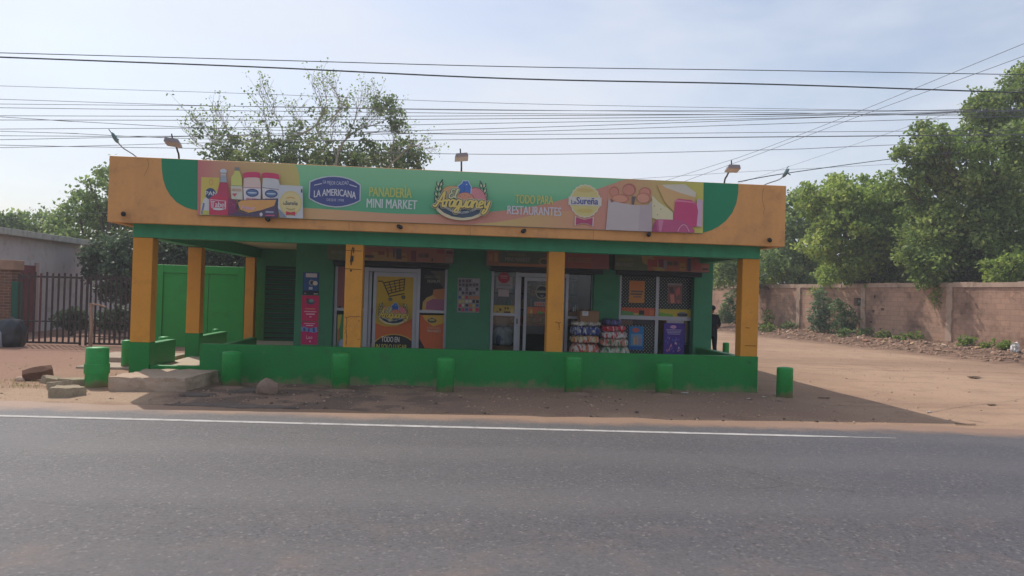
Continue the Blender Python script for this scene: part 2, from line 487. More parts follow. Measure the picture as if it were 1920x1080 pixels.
def road_mat():
    m, n, b = new_mat('worn_asphalt')
    g = N(n, 'ShaderNodeTexCoord'); P = g.outputs['Object']
    def noise_(scale, detail=6.0, rough=.6, vec=None):
        x = N(n, 'ShaderNodeTexNoise', Scale=scale, Detail=detail, Roughness=rough); n.links.new(vec or P, x.inputs[0]); return x.outputs[0]
    def mr(src, a, b_, c=0.0, d=1.0):
        x = N(n, 'ShaderNodeMapRange'); x.inputs[1].default_value = a; x.inputs[2].default_value = b_; x.inputs[3].default_value = c; x.inputs[4].default_value = d
        n.links.new(src, x.inputs[0]); return x.outputs[0]
    def mix(f, a, b_, mode='MIX'):
        x = N(n, 'ShaderNodeMixRGB', blend_type=mode)
        for k, s in ((0, f), (1, a), (2, b_)):
            if isinstance(s, (tuple, float, int)): x.inputs[k].default_value = (*lin(s), 1) if isinstance(s, tuple) else s
            else: n.links.new(s, x.inputs[k])
        return x.outputs[0]
    mp = N(n, 'ShaderNodeMapping'); mp.inputs['Rotation'].default_value = (0, 0, R(4.3)); mp.inputs['Scale'].default_value = (.10, 1.5, 1)
    n.links.new(P, mp.inputs[0])
    lanes = noise_(1.0, 4.0, .5, mp.outputs[0]); blot = noise_(.45, 6.0, .6); agg = noise_(26, 8.0, .78); grit = noise_(190, 2.0, .8)
    c = mix(mr(lanes, .3, .7), (86, 84, 89), (92, 90, 95))
    c = mix(mr(blot, .5, .72, 0, .5), c, (101, 95, 92))
    c = mix(mr(agg, .50, .66, 0, .75), c, (60, 58, 61))
    c = mix(mr(agg, .46, .34, 0, .55), c, (124, 119, 118))
    c = mix(mr(grit, .6, .75, 0, .75), c, (138, 132, 128))
    v = N(n, 'ShaderNodeTexVoronoi', Scale=16.0); n.links.new(P, v.inputs[0])
    pk = N(n, 'ShaderNodeSeparateColor'); n.links.new(v.outputs['Color'], pk.inputs[0])
    sp = N(n, 'ShaderNodeMath', operation='MULTIPLY'); n.links.new(mr(v.outputs['Distance'], .12, .07), sp.inputs[0]); n.links.new(mr(pk.outputs[0], .93, .94), sp.inputs[1])
    c = mix(sp.outputs[0], c, (160, 150, 142))
    va = N(n, 'ShaderNodeTexVoronoi', Scale=50.0); n.links.new(P, va.inputs[0])
    vs_ = N(n, 'ShaderNodeSeparateColor'); n.links.new(va.outputs['Color'], vs_.inputs[0])
    c = mix(1.0, c, mix(vs_.outputs[0], (218, 217, 218), (255, 255, 255)), 'MULTIPLY')
    c = mix(mr(vs_.outputs[1], .955, .965, 0, .32), c, (160, 153, 148))
    c = mix(mr(vs_.outputs[2], .93, .945, 0, .55), c, (44, 42, 43))
    # dark pits, long cracks and two tyre tracks worn smooth
    v2 = N(n, 'ShaderNodeTexVoronoi', Scale=9.0); n.links.new(P, v2.inputs[0])
    pk2 = N(n, 'ShaderNodeSeparateColor'); n.links.new(v2.outputs['Color'], pk2.inputs[0])
    s2 = N(n, 'ShaderNodeMath', operation='MULTIPLY'); n.links.new(mr(v2.outputs['Distance'], .16, .08), s2.inputs[0]); n.links.new(mr(pk2.outputs[1], .80, .84), s2.inputs[1])
    c = mix(s2.outputs[0], c, (48, 46, 47))
    wv = N(n, 'ShaderNodeTexNoise', Scale=1.4, Detail=6.0, Roughness=.7); n.links.new(P, wv.inputs[0])
    wa = N(n, 'ShaderNodeMixRGB', blend_type='LINEAR_LIGHT'); wa.inputs[0].default_value = .22; n.links.new(P, wa.inputs[1]); n.links.new(wv.outputs['Color'], wa.inputs[2])
    ck = N(n, 'ShaderNodeTexVoronoi', Scale=.42); ck.feature = 'DISTANCE_TO_EDGE'; n.links.new(wa.outputs[0], ck.inputs[0])
    ckm = N(n, 'ShaderNodeMath', operation='MULTIPLY'); n.links.new(mr(ck.outputs['Distance'], .006, .002), ckm.inputs[0]); n.links.new(mr(blot, .52, .60), ckm.inputs[1])
    c = mix(mr(ckm.outputs[0], 0, 1, 0, .6), c, (50, 48, 48))
    sy = N(n, 'ShaderNodeSeparateXYZ'); n.links.new(P, sy.inputs[0])
    ty = N(n, 'ShaderNodeMath', operation='MULTIPLY_ADD'); n.links.new(sy.outputs[0], ty.inputs[0]); ty.inputs[1].default_value = .075; n.links.new(sy.outputs[1], ty.inputs[2])
    tw = N(n, 'ShaderNodeMath', operation='MULTIPLY_ADD'); n.links.new(blot, tw.inputs[0]); tw.inputs[1].default_value = .8; n.links.new(ty.outputs[0], tw.inputs[2])
    t1 = N(n, 'ShaderNodeMath', operation='PINGPONG'); n.links.new(tw.outputs[0], t1.inputs[0]); t1.inputs[1].default_value = .85
    c = mix(mr(t1.outputs[0], .55, .2, 0, .30), c, (104, 100, 101))
    # sand blown over the near lane and along the far edge
    sep = N(n, 'ShaderNodeSeparateXYZ'); n.links.new(P, sep.inputs[0])
    near = mr(sep.outputs[1], 6.3, 3.9)
    sandn = mr(noise_(1.7, 8.0, .68), .50, .68)
    q = N(n, 'ShaderNodeMath', operation='MULTIPLY'); n.links.new(near, q.inputs[0]); n.links.new(sandn, q.inputs[1])
    c = mix(mr(q.outputs[0], 0, 1, 0, .42), c, (142, 116, 100))
    e = N(n, 'ShaderNodeMath', operation='MULTIPLY_ADD'); n.links.new(sep.outputs[0], e.inputs[0]); e.inputs[1].default_value = .075; n.links.new(sep.outputs[1], e.inputs[2])
    e2 = N(n, 'ShaderNodeMath', operation='MULTIPLY_ADD'); n.links.new(noise_(1.2, 6.0, .65), e2.inputs[0]); e2.inputs[1].default_value = .9; n.links.new(e.outputs[0], e2.inputs[2])
    c = mix(mr(e2.outputs[0], 10.45, 10.85, 0, .8), c, (160, 126, 102))
    n.links.new(c, b.inputs['Base Color'])
    b.inputs['Specular IOR Level'].default_value = .35
    n.links.new(mr(blot, .3, .7, .57, .47), b.inputs['Roughness'])
    hh = N(n, 'ShaderNodeMath', operation='ADD'); n.links.new(agg, hh.inputs[0]); n.links.new(grit, hh.inputs[1])
    bp = N(n, 'ShaderNodeBump', Strength=.55, Distance=.010); n.links.new(hh.outputs[0], bp.inputs['Height']); n.links.new(bp.outputs[0], b.inputs['Normal'])
    return m
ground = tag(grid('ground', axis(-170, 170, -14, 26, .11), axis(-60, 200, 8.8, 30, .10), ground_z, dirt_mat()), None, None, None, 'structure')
def road_z(x, y): return 0*x+.004*np.sin(x*.7+1)*np.sin(y*.9)*.5
_x = np.concatenate([np.arange(-150, -14, 4.0), np.arange(-14, 14, .25), np.arange(14, 151, 4.0)])
_v = []; _f = []
for i, x in enumerate(_x):
    e = float(road_edge(x))+.55+.05*math.sin(3*x)+.04*math.sin(7.3*x)
    _v += [(x, -9.0, .0), (x, e-1.2, .0), (x, e-.15, .0), (x, e, -.05)]
    if i:
        for k in range(3): _f.append((4*(i-1)+k, 4*i+k, 4*i+k+1, 4*(i-1)+k+1))
rm = MB(); rm.add(_v, _f)
ROADM = road_mat()
tag(rm.build('road', ROADM), None, None, None, 'structure')
lm = MB()                                            # painted edge line, worn away at its right end
A0, A1 = gr(-400, 767.5+2.5), gr(1680, 822)
_d = (A1-A0).normalized(); _nrm = Vector((-_d.y, _d.x, 0))
_L = (A1-A0).length; k = int(_L/.15)
lv = []; lf = []
A0 = A0-_d*45; _L += 45; k = int(_L/.15)
for i in range(k+1):
    p = A0+_d*_L*i/k; w = .060+random.uniform(-.009, .007)
    if i > k-9: w *= max(.25, (k-i)/9)
    lv += [(p.x-_nrm.x*w, p.y-_nrm.y*w, .004), (p.x+_nrm.x*w, p.y+_nrm.y*w, .004)]
    if i: lf.append((2*i-2, 2*i, 2*i+1, 2*i-1))
lm.add(lv, lf)
LINE = paint('worn_road_paint', (178, 175, 172), .7, .22, 3, 50, .3, .2, (96, 92, 92), 1.0)
tag(lm.build('edge_line', LINE), 'white painted line along the far edge of the road', 'road line', None, 'structure')

# ------------------------------------------------------------------ the shop building
YF, YB, YS, YR = 13.24, 13.64, 16.5, 22.0
XL, XR = -5.61, 6.17
PXL, PXR = -5.34, 5.885
ZF0, ZF1, ZBEAM, ZW, FL = 2.71, 3.82, 2.495, .68, .2
O = Vector((.3, 17.5, 0))
B = thing('shop_building', O, 'single storey corner shop with orange fascia, green walls and a deep porch on orange pillars', 'shop')
def part(mb, name, mats, parent=None, **k):
    return mb.build(name, mats, parent or B, O, **k)
m = MB(); m.box(-5.2, 6.0, 13.85, 22.1, -.3, FL); part(m, 'porch_floor', paint('worn_porch_cement', (190, 174, 154), .85, .15, 2, 30, .3, .2, (130, 112, 96), .5))
m = MB()                                             # parapet box round the roof, butted at the corners
m.box(XL, XR, YF, YF+.12, ZF0, ZF1)
m.box(XL, XL+.12, YF+.12, YR+.3, ZF0, ZF1-.003); m.box(XR-.12, XR, YF+.12, YR+.3, ZF0, ZF1-.003)
m.box(XL+.12, XR-.12, YR+.18, YR+.3, ZF0, ZF1-.003)
fascia = part(m, 'fascia', FASCIA, bevel=.012)
m = MB(); m.box(XL+.123, XR-.123, YF+.123, YR+.177, 2.78, 2.95); part(m, 'roof_slab', CREAM)
# painted green curves on the fascia, both sides of the banner
for pts in ([(303, 296.9), (303.6, 318), (306, 336), (311, 352), (319, 366), (331, 379), (346, 388), (360, 392.5), (372, 394.5), (372, 300)],
            [(1384.5, 344.2), (1384, 362), (1380.5, 381), (1373, 399), (1361, 414), (1347, 425), (1333, 432), (1317, 437), (1319, 341.5)]):
    p3 = [at(x, y, YF) for x, y in pts]
    q = MB(); q.prism([(p.x, min(p.z, ZF1-.004)) for p in p3], YF-.003, YF+.002); q.build('painted_curve', CURVEG, B, O)
m = MB()
m.box(PXL, PXR, YB, YB+.26, ZBEAM, 2.779)
front_beam = part(m, 'front_beam', BEAMG, bevel=.012)
for x0 in (PXL+.002, PXR-.262):
    m = MB(); m.box(x0, x0+.26, YB+.262, YR, ZBEAM+.01, 2.779); part(m, 'side_beam', BEAMG)
def pillar(x0, w, y0, base=True, d=.27, split=ZW):
    m = MB()
    if base:
        m.box(x0, x0+w, y0, y0+d, split, ZBEAM-.003, 0); m.box(x0-.003, x0+w+.003, y0-.003, y0+d+.003, -.1, split, 1)
    else: m.box(x0, x0+w, y0, y0+d, FL+.003, ZBEAM+.006, 0)
    return part(m, 'pillar', [ORANGE, GREEN], bevel=.01)
pillar(PXL, .33, YB+.003)
pillar(PXL+.002, .275, 16.5); pillar(PXL+.002, .25, 21.2, False)
for pxa, pxb in ((645.5, 678.5), (1027, 1057.5)):
    a = at(pxa, 555, YB); b_ = at(pxb, 555, YB)
    pillar(a.x, b_.x-a.x, YB+.003, False)
a = at(1391, 560, YB)
m = MB(); m.box(a.x, PXR, YB+.003, YB+.273, ZW-.03, ZBEAM-.003); part(m, 'pillar', [ORANGE], bevel=.01)
m = MB(); m.box(PXR-.30, PXR-.005, 18.8, 19.07, FL, ZBEAM+.006); part(m, 'pillar', [ORANGE], bevel=.01)

# shop front: x positions from the photo on the plane y = YS
def X(px, py=560, Y=YS): return at(px, py, Y).x
def Z(px, py, Y=YS): return at(px, py, Y).z
xb0, xb1 = X(553), X(1336)
SB = 2.07                                            # underside of the shutter boxes
bays = [(X(624), X(838)), (X(920), X(1113)), (X(1161), X(1301))]
m = MB()
xs = [xb0]+[v for b_ in bays for v in b_]+[xb1]
for i in range(0, len(xs), 2): m.box(xs[i], xs[i+1], YS, YS+.30, FL, 2.78)
for (a, b_) in bays: m.box(a, b_, YS+.003, YS+.30, 2.27, 2.779)
m.box(xb0, xb0+.2, YS+.302, YR-.21, FL, 2.778); m.box(xb1-.2, xb1, YS+.302, YR+.1, FL, 2.778)
m.box(xb0+.2, xb1-.2, YR-.1, YR+.1, FL, 2.778)
part(m, 'shop_wall', DKGREEN, bevel=.008)
m = MB(); m.box(PXL+.004, xb0+.2, YR-.2, YR, FL, 2.777); part(m, 'rear_wall', DKGREEN)
lo = at(499, 498, YR-.2); hi = at(551, 640, YR-.2)   # louvred shutter in the recessed wall
m = MB()
m.box(lo.x, hi.x, YR-.203, YR-.2005, FL, lo.z, 1); m.box(lo.x-.07, lo.x, YR-.24, YR-.203, FL, lo.z+.06); m.box(hi.x, hi.x+.06, YR-.24, YR-.203, FL, lo.z+.06); m.box(lo.x, hi.x, YR-.24, YR-.203, lo.z, lo.z+.06)
lv_ = part(m, 'louvre_door', [DKGREEN, BLACK])
m = MB(); k = 0; z = lo.z-.01
while z > FL+.05:
    m.add([(lo.x, YR-.206, z), (hi.x, YR-.206, z), (hi.x, YR-.26, z-.085), (lo.x, YR-.26, z-.085), (lo.x, YR-.208, z-.09), (hi.x, YR-.208, z-.09)],
          [(0, 3, 2, 1), (3, 4, 5, 2)]); z -= .135
m.build('louvre_panel', paint('dark_green_slats', (28, 92, 62), .55, .12, 2, 30, .1), lv_, O)

# printed sheets used on doors, windows, shutter boxes
Wt, Ye, Or, Pk, Rd, Dk, Bl, Cr, Gn = ((214, 208, 206), (222, 186, 52), (218, 112, 48), (206, 128, 118), (186, 46, 62), (42, 42, 46), (44, 84, 168), (214, 196, 148), (92, 150, 92))
def logo(A, cx, cy, w, small=False, back=None):
    """round bakery emblem: wheat ears, loaf, milk carton, ham, script name over a dark bowl shape"""
    s = w/116.0
    def T(pts): return [A.L((cx, cy), x*s, y*s) for x, y in pts]
    ivory, ink, gold, leaf = vinyl((222, 206, 160)), vinyl((34, 52, 62)), vinyl((226, 196, 88)), vinyl((196, 206, 150))
    # wheat ears
    for sg in (-1, 1):
        stem = smooth_line([(sg*34, 22), (sg*43, 8), (sg*45, -8), (sg*41, -24), (sg*35, -35)], 5)
        A.stroke([T(stem)], 2.2*s, ink)
        for k in range(5):
            y = 14-k*9.5; x = sg*(43.5-(max(0, k-2))*1.6)
            for side in (-1, 1):
                q = [(x+side*sg*1.5, y+3), (x+side*sg*6.5, y-1), (x+side*sg*6, y-8), (x+side*sg*1.8, y-4)]
                A.poly(T(q), ink)
                A.poly(T([(x+(p-x)*.72, y-2+(r-(y-2))*.72) for p, r in q]), leaf)
    A.ell(cx+s*1, cy+9*s, 51*s, 31*s, ivory, 36, 190, 350)                       # cream rim of the bowl
    A.shape((cx, cy), [(x*s, y*s) for x, y in [(-50, 10), (50, 8), (47, 18), (38, 28), (24, 35), (4, 38), (-16, 36), (-34, 29), (-45, 20)]], ivory)
    A.shape((cx, cy), [(x*s, y*s) for x, y in [(-47, 12), (47, 10), (43, 18), (34, 27), (22, 32.5), (4, 35.5), (-15, 33.5), (-31, 27), (-41, 19)]], vinyl((40, 62, 84)))
    # loaf, ham, carton, round bread
    def blob(pts, c_out, c_in, k=.92, pad=1.4):
        mx_ = sum(p[0] for p in pts)/len(pts); my_ = sum(p[1] for p in pts)/len(pts)
        A.poly(T(pts), c_out)
        A.poly(T([(mx_+(x-mx_)*k, my_+(y-my_)*k) for x, y in pts]), c_in)
    blob(smooth_line([(-36, -4), (-35, -16), (-26, -23), (-10, -24), (2, -22), (4, 2), (-20, 8), (-36, -4)], 4)[:-1], vinyl((150, 104, 72)), vinyl((214, 160, 98)))
    blob(smooth_line([(16, -20), (28, -23), (40, -17), (47, -6), (48, 6), (30, 10), (14, 6), (16, -20)], 4)[:-1], vinyl((140, 62, 80)), vinyl((214, 122, 128)))
    A.poly(T([(-8, -12), (-7, -24), (1, -31), (2, -35), (14, -35), (16, -30), (20, -24), (19, -8), (6, -4)]), vinyl((190, 210, 220)))
    A.poly(T([(-6.5, -12), (-5.5, -23.5), (2.5, -30), (3.2, -33.6), (12.8, -33.6), (14.6, -29.4), (18.4, -23.4), (17.5, -8), (6, -5)]), vinyl((36, 92, 184)))
    A.poly(T([(5.2, -23), (6.6, -23), (6.2, -6), (4.8, -6)]), vinyl((24, 62, 140)))
    A.poly(T([(9, -28.5), (11, -28.5), (11, -26.5), (9, -26.5)]), vinyl((224, 230, 238)))
    blob(smooth_line([(-10, 8), (-8, -5), (2, -12), (14, -12), (24, -5), (27, 8), (-10, 8)], 4)[:-1], vinyl((140, 70, 54)), vinyl((216, 134, 98)))
    for (a, b_) in ((-2, -6), (6, -8), (14, -5), (20, 0), (2, 0)): A.poly(T([(a, b_), (a+1.8, b_+.3), (a+1, b_+2.4)]), vinyl((150, 78, 60)))
    # script name
    def glyphs(word, x, y, h, adv):
        G = {'A': [[(-.25, .08), (-.05, .02), (.15, .35), (.42, 1.0), (.50, 1.0), (.50, .3), (.56, .02), (.72, .1)], [(.02, .42), (.3, .36), (.66, .46)]],
             'r': [[(0, .45), (.1, .5), (.12, .02)], [(.1, .3), (.22, .5), (.36, .46)]],
             'a': [[(.42, .46), (.2, .52), (.04, .28), (.12, .03), (.32, .12), (.44, .5)], [(.44, .5), (.42, .1), (.52, .03)]],
             'g': [[(.42, .46), (.2, .52), (.04, .28), (.12, .05), (.32, .12), (.44, .5)], [(.44, .5), (.40, -.1), (.26, -.36), (.06, -.3), (.18, -.1), (.5, .06)]],
             'u': [[(0, .48), (.06, .12), (.2, .04), (.34, .2), (.42, .5)], [(.42, .5), (.4, .1), (.5, .04)]],
             'n': [[(0, .5), (.04, .02)], [(.04, .3), (.2, .5), (.34, .42), (.34, .1), (.46, .03)]],
             'e': [[(.05, .24), (.3, .3), (.32, .46), (.16, .5), (.03, .26), (.12, .03), (.4, .1)]],
             'y': [[(0, .5), (.06, .16), (.2, .06), (.4, .5)], [(.4, .5), (.3, -.1), (.1, -.38), (-.06, -.3), (.1, -.08)]],
             'E': [[(.5, .86), (.36, 1), (.14, .86), (.2, .58), (.38, .54)], [(.2, .56), (.02, .3), (.14, .02), (.4, .04), (.52, .22)]],
             'l': [[(.02, .1), (.2, .6), (.26, .98), (.14, .9), (.1, .2), (.24, .03)]]}
        out = []
        for ch in word:
            for ln in G[ch]:
                out.append([A.L((cx, cy), (x+(a+.22*b_)*h*adv)*s, (y-b_*h)*s) for a, b_ in smooth_line(ln, 3)])
            x += {'A': .70, 'r': .36, 'E': .58, 'l': .3}.get(ch, .50)*h*adv
        return out
    name = glyphs('Araguaney', -46, 16, 26.5, .83)
    el = glyphs('El', -23, -1, 17, 1.0)
    A.stroke(name, 8.6*s, ivory); A.stroke(el, 6.6*s, ivory)
    A.stroke(name, 6.4*s, ink); A.stroke(el, 4.6*s, ink)
    A.stroke(name, 3.6*s, gold); A.stroke(el, 2.5*s, vinyl((206, 214, 150)))
    A.text("PANADERÍA, CHARCUTERÍA Y VÍVERES", cx-33*s, cy+27.5*s, 66*s, 3.8*s, vinyl((214, 214, 206)), 1, 0, -11*s)

VEIL, VEIL_TO = .42, (124, 114, 104)
# ---- shutter boxes with printed fronts
def shutter_box(px0, px1, pyb0, pyb1, kind):
    Y = YS-.26
    x0, x1 = at(px0, 490, Y).x, at(px1, 490, Y).x
    zb = at(px1, pyb1, Y).z
    m = MB(); m.box(x0, x1, Y, YS-.004, zb, zb+.36); bx = part(m, 'shutter_box', paint('grey_metal_box', (104, 100, 96), .5, .1, 2, 30, .05, .4), bevel=.008)
    A = Art(Y, .033)
    w = px1-px0
    def yb(x): return pyb0+(pyb1-pyb0)*(x-px0)/w
    h = 33
    def qd(x, y0, x2, y1, c): A.poly([(x, yb(x)-y1), (x2, yb(x2)-y1), (x2, yb(x2)-y0), (x, yb(x)-y0)], vinyl(c))
    if kind == 0:
        qd(px0+1, 1, px1-1, h, (190, 112, 96))
        qd(px0+1, 1, px0+66, h, (92, 118, 78))
        A.poly([(px0+28, yb(px0+28)-h), (px0+60, yb(px0+60)-h), (px0+78, yb(px0+78)-1), (px0+66, yb(px0+66)-1), (px0+52, yb(px0+52)-20)], vinyl((196, 160, 80)))
        qd(px0+84, 1, px0+150, 17, (206, 158, 96)); 
        for x, w_, y, hh, c in ((66, 22, 6, 5, (60, 58, 62)), (96, 12, 12, 7, (150, 74, 48)), (112, 4, 8, 16, (150, 84, 52)), (124, 3, 8, 18, (52, 60, 100)), (130, 10, 5, 20, (46, 50, 88)), (158, 9, 2, 20, (128, 46, 66)), (172, 9, 10, 7, (88, 72, 78)), (183, 8, 10, 7, (88, 72, 78)), (140, 8, 8, 3, (170, 90, 60)), (206, 14, 18, 7, (178, 60, 86)), (222, 16, 16, 9, (150, 140, 140)), (224, 12, 18, 5, (110, 44, 60)), (196, 3, 3, 6, (70, 40, 44))):
            qd(px0+x, y, px0+x+w_, y+hh, c)
        A.text("MINI MARKET", px0+8, yb(px0+8)-10, 26, 7, vinyl((128, 150, 110)), 1)
        qd(px0+222, 1, px1-2, 12, (166, 140, 132))
    elif kind == 1:
        qd(px0+1, 1, px1-1, h, (78, 106, 88)); qd(px0+1, 1, px1-1, 6, (206, 110, 66)); qd(px0+1, 1, px0+24, h, (176, 96, 62))
        qd(px0+4, 9, px0+12, 22, (196, 140, 80)); qd(px0+15, 8, px0+21, 24, (206, 160, 96))
        qd(px0+112, 1, px1-1, h, (190, 82, 70)); qd(px1-32, 1, px1-1, h, (176, 82, 92))
        A.text("PANADERÍA", px0+40, yb(px0+40)-18.5, 34, 6, vinyl((150, 150, 84)), 1)
        A.text("MINI MARKET", px0+35, yb(px0+35)-9, 47, 7.6, vinyl((190, 190, 182)), 1)
        A.ell(px0+108, yb(px0+108)-11, 10, 7, vinyl((196, 160, 90))); A.ell(px0+108, yb(px0+108)-11, 7, 5, vinyl((60, 66, 70)))
        A.text("RESTAURANTES", px0+153, yb(px0+153)-11, 44, 9, vinyl((206, 150, 110)), 1)
    else:
        qd(px0+1, 1, px1-1, h, (196, 100, 82)); qd(px0+1, 1, px0+62, h, (88, 118, 86))
        A.poly([(px0+50, yb(px0+50)-h), (px0+66, yb(px0+66)-h), (px0+96, yb(px0+96)-1), (px0+80, yb(px0+80)-1), (px0+52, yb(px0+52)-16)], vinyl((204, 172, 90)))
        qd(px0+62, 8, px0+80, 22, (186, 66, 66)); A.text("PANADERÍA", px0+4, yb(px0+4)-17, 30, 6, vinyl((150, 160, 96)), 1); A.text("MINI MARKET", px0+2, yb(px0+2)-7, 34, 7, vinyl((170, 178, 160)), 1)
        for x, w_, y, hh, c in ((83, 8, 8, 15, (120, 46, 92)), (100, 7, 12, 7, (70, 76, 82)), (110, 8, 12, 7, (70, 76, 82)), (92, 6, 5, 16, (160, 150, 170)), (122, 11, 3, 14, (204, 150, 66)), (124, 7, 8, 2, (120, 70, 50)), (137, 6, 2, 24, (48, 50, 92)), (148, 14, 4, 16, (200, 76, 80)), (164, 12, 5, 3, (60, 50, 52)), (150, 22, 20, 6, (170, 140, 120))):
            qd(px0+x, y, px0+x+w_, y+hh, c)
    A.build('printed_front', bx, O)
    # black lip just below the box, standing in for the dark recess
    m = MB(); m.box(x0+.1, x1-.1, YS-.10, YS+.16, zb-.10, zb-.003); m.build('recess_lip', BLACK, bx, O)
shutter_box(613, 851, 486.5, 494.5, 0)
shutter_box(912, 1142.5, 498, 506, 1)
shutter_box(1152.5, 1330, 506.5, 511.5, 2)

VEIL, VEIL_TO = .08, (190, 186, 180)
YG = YS+.20                                          # plane of the glazing
def frame_bars(bars, Y0, Y1, name, parent=None):
    m = MB()
    for i, (x0, x1, z0, z1) in enumerate(bars): m.box(x0, x1, Y0+.0008*i, Y1-.0008*i, z0, z1)
    return m.build(name, ALU, parent or B, O)
def pxr(x0, y0, x1, y1, Y):                          # pixel rectangle -> x, z extent
    a = at(x0, (y0+y1)/2, Y).x; b_ = at(x1, (y0+y1)/2, Y).x
    return a, b_, at((x0+x1)/2, y1, Y).z, at((x0+x1)/2, y0, Y).z
def pane(x0, x1, z0, z1, Y, parent):
    m = MB(); m.box(x0, x1, Y, Y+.006, z0, z1); return m.build('glass_pane', GLASS, parent, O)
TOP = 2.20
# bay 1: sliding door with printed vinyl between two side lights
x = lambda p: at(p, 570, YG).x
zz = lambda p, q: at(p, q, YG).z
zmid = zz(812, 587)
d1 = frame_bars([(x(627), x(632), FL, TOP), (x(682), x(690), FL, TOP), (x(781), x(787), FL, TOP), (x(833), x(838), FL, TOP),
                 (x(632), x(682), zmid, zmid+.06), (x(787), x(833), zmid, zmid+.06), (x(690), x(781), TOP-.09, TOP-.01)], YG-.03, YG+.03, 'entrance_frame')
m = MB()
for i, (p, q) in enumerate(((690.6, 696), (699, 705), (774, 780.4))): m.box(x(p), x(q), YG+.034+.001*i, YG+.065, FL+.02, TOP-.10)
m.box(x(705), x(774), YG+.036, YG+.064, TOP-.19, TOP-.101); m.box(x(705), x(774), YG+.036, YG+.064, FL+.02, FL+.12)
leaf1 = m.build('sliding_door', ALU, B, O)
m = MB(); m.box(x(698)-.012, x(698)+.012, YG+.02, YG+.032, 1.18, 1.30); m.build('handle', BLACK, leaf1, O)
Yv = YG+.046
A = Art(Yv, .030)
A.rect(703, 512, 776, 690, vinyl((206, 168, 48)), False); A.k += 1
A.poly([(700, 604), (720, 612), (744, 612), (776, 596), (776, 692), (700, 690)], vinyl((206, 98, 48)))
A.ell(739, 661, 46, 35, vinyl((206, 160, 70)), 40); A.ell(739, 664, 45, 36, vinyl((34, 34, 38)), 40)
ink = vinyl((78, 66, 44))
cart = lambda a, b_: (690+a/6.967, 500+b_/6.967)
A.stroke([[cart(135, 190), cart(183, 190), cart(205, 215), cart(272, 372), cart(276, 390), cart(475, 352)]], 2.0, ink)
A.stroke([[cart(208, 212), cart(480, 160)], [cart(480, 160), cart(468, 305), cart(270, 352)]], 2.0, ink)
for k in (1, 2, 3): A.stroke([[cart(208+(480-208)*k/4, 212-52*k/4), cart(262+(468-262)*k/4, 345-42*k/4)]], 1.5, ink)
for k in (1, 2, 3): A.stroke([[cart(208+15*k, 212+36*k), cart(480-3*k, 160+36*k)]], 1.3, ink)
A.ell(*cart(462, 400), 3.8, 3.6, ink); A.ell(*cart(462, 400), 2, 1.9, vinyl((110, 110, 108)))
A.ell(*cart(292, 425), 4, 3.4, vinyl((104, 104, 84)))
logo(A, 736.5, 587, 64)
A.text("TODO EN", 714.8, 641.2, 34, 9.8, vinyl((214, 210, 204)), 1)
A.text("UN SOLO LUGAR", 700.8, 655, 62, 9.4, vinyl((196, 186, 84)), 1)
A.build('printed_vinyl', leaf1, O)
def side_light(px0, px1, py0, py1, draw, Y=YG, slope=.03):
    A = Art(Y, slope)
    A.rect(px0, py0, px1, py1, vinyl(draw[0])); draw[1](A)
    return A.build('printed_vinyl', d1, O)
side_light(631, 684, 500, 582, ((158, 92, 92), lambda A: (A.poly([(668, 520), (684, 516), (684, 582), (672, 582)], vinyl((60, 44, 72))), A.ell(637, 577, 3, 3, vinyl((40, 30, 34))))))
side_light(631, 684, 590, 690, ((72, 136, 74), lambda A: (A.poly([(633, 590), (641, 590), (637, 614), (633, 622)], vinyl((206, 186, 80))), A.poly([(632, 620), (637, 614), (637, 640), (632, 645)], vinyl((186, 116, 70))), A.poly([(634, 640), (650, 630), (650, 690), (634, 690)], vinyl((96, 130, 176))), A.ell(640, 645, 4, 9, vinyl((160, 180, 204))))))
side_light(787, 834, 505, 583, ((40, 40, 44), lambda A: (
    A.poly([(806, 508), (834, 508), (834, 545), (826, 532), (816, 516)], vinyl((96, 84, 72))), A.text("CHARCUTERÍA", 796, 522, 30, 5.2, vinyl((120, 116, 104)), 1), A.text("PREMIUM", 801.5, 530.5, 23, 5.8, vinyl((150, 146, 136)), 1),
    A.poly([(791, 583), (793, 566), (800, 558), (812, 553), (834, 556), (834, 583)], vinyl((196, 156, 84))), A.poly([(811, 553), (813, 543), (834, 541), (834, 566), (822, 563)], vinyl((190, 116, 72))), A.poly([(800, 566), (812, 560), (834, 562), (834, 583), (798, 580)], vinyl((158, 92, 126))))))
side_light(786, 833, 591, 690, ((206, 96, 50), lambda A: (
    A.poly([(792, 591), (833, 591), (833, 606), (812, 612), (797, 600)], vinyl((214, 168, 66))), A.poly([(786, 634), (792, 645), (800, 660), (800, 690), (786, 690)], vinyl((34, 32, 36))),
    A.ell(810, 601, 8.5, 4.2, vinyl((48, 62, 66))), A.ell(810, 600, 6, 2.2, vinyl((180, 160, 80))), A.poly([(807, 598), (810, 595), (813, 598)], vinyl((48, 80, 140))),
    A.text("PANADERÍA", 801, 617, 25, 4, vinyl((214, 160, 120)), 1), A.text("MINI MARKET", 801, 623, 26, 4.6, vinyl((220, 190, 170)), 1))))
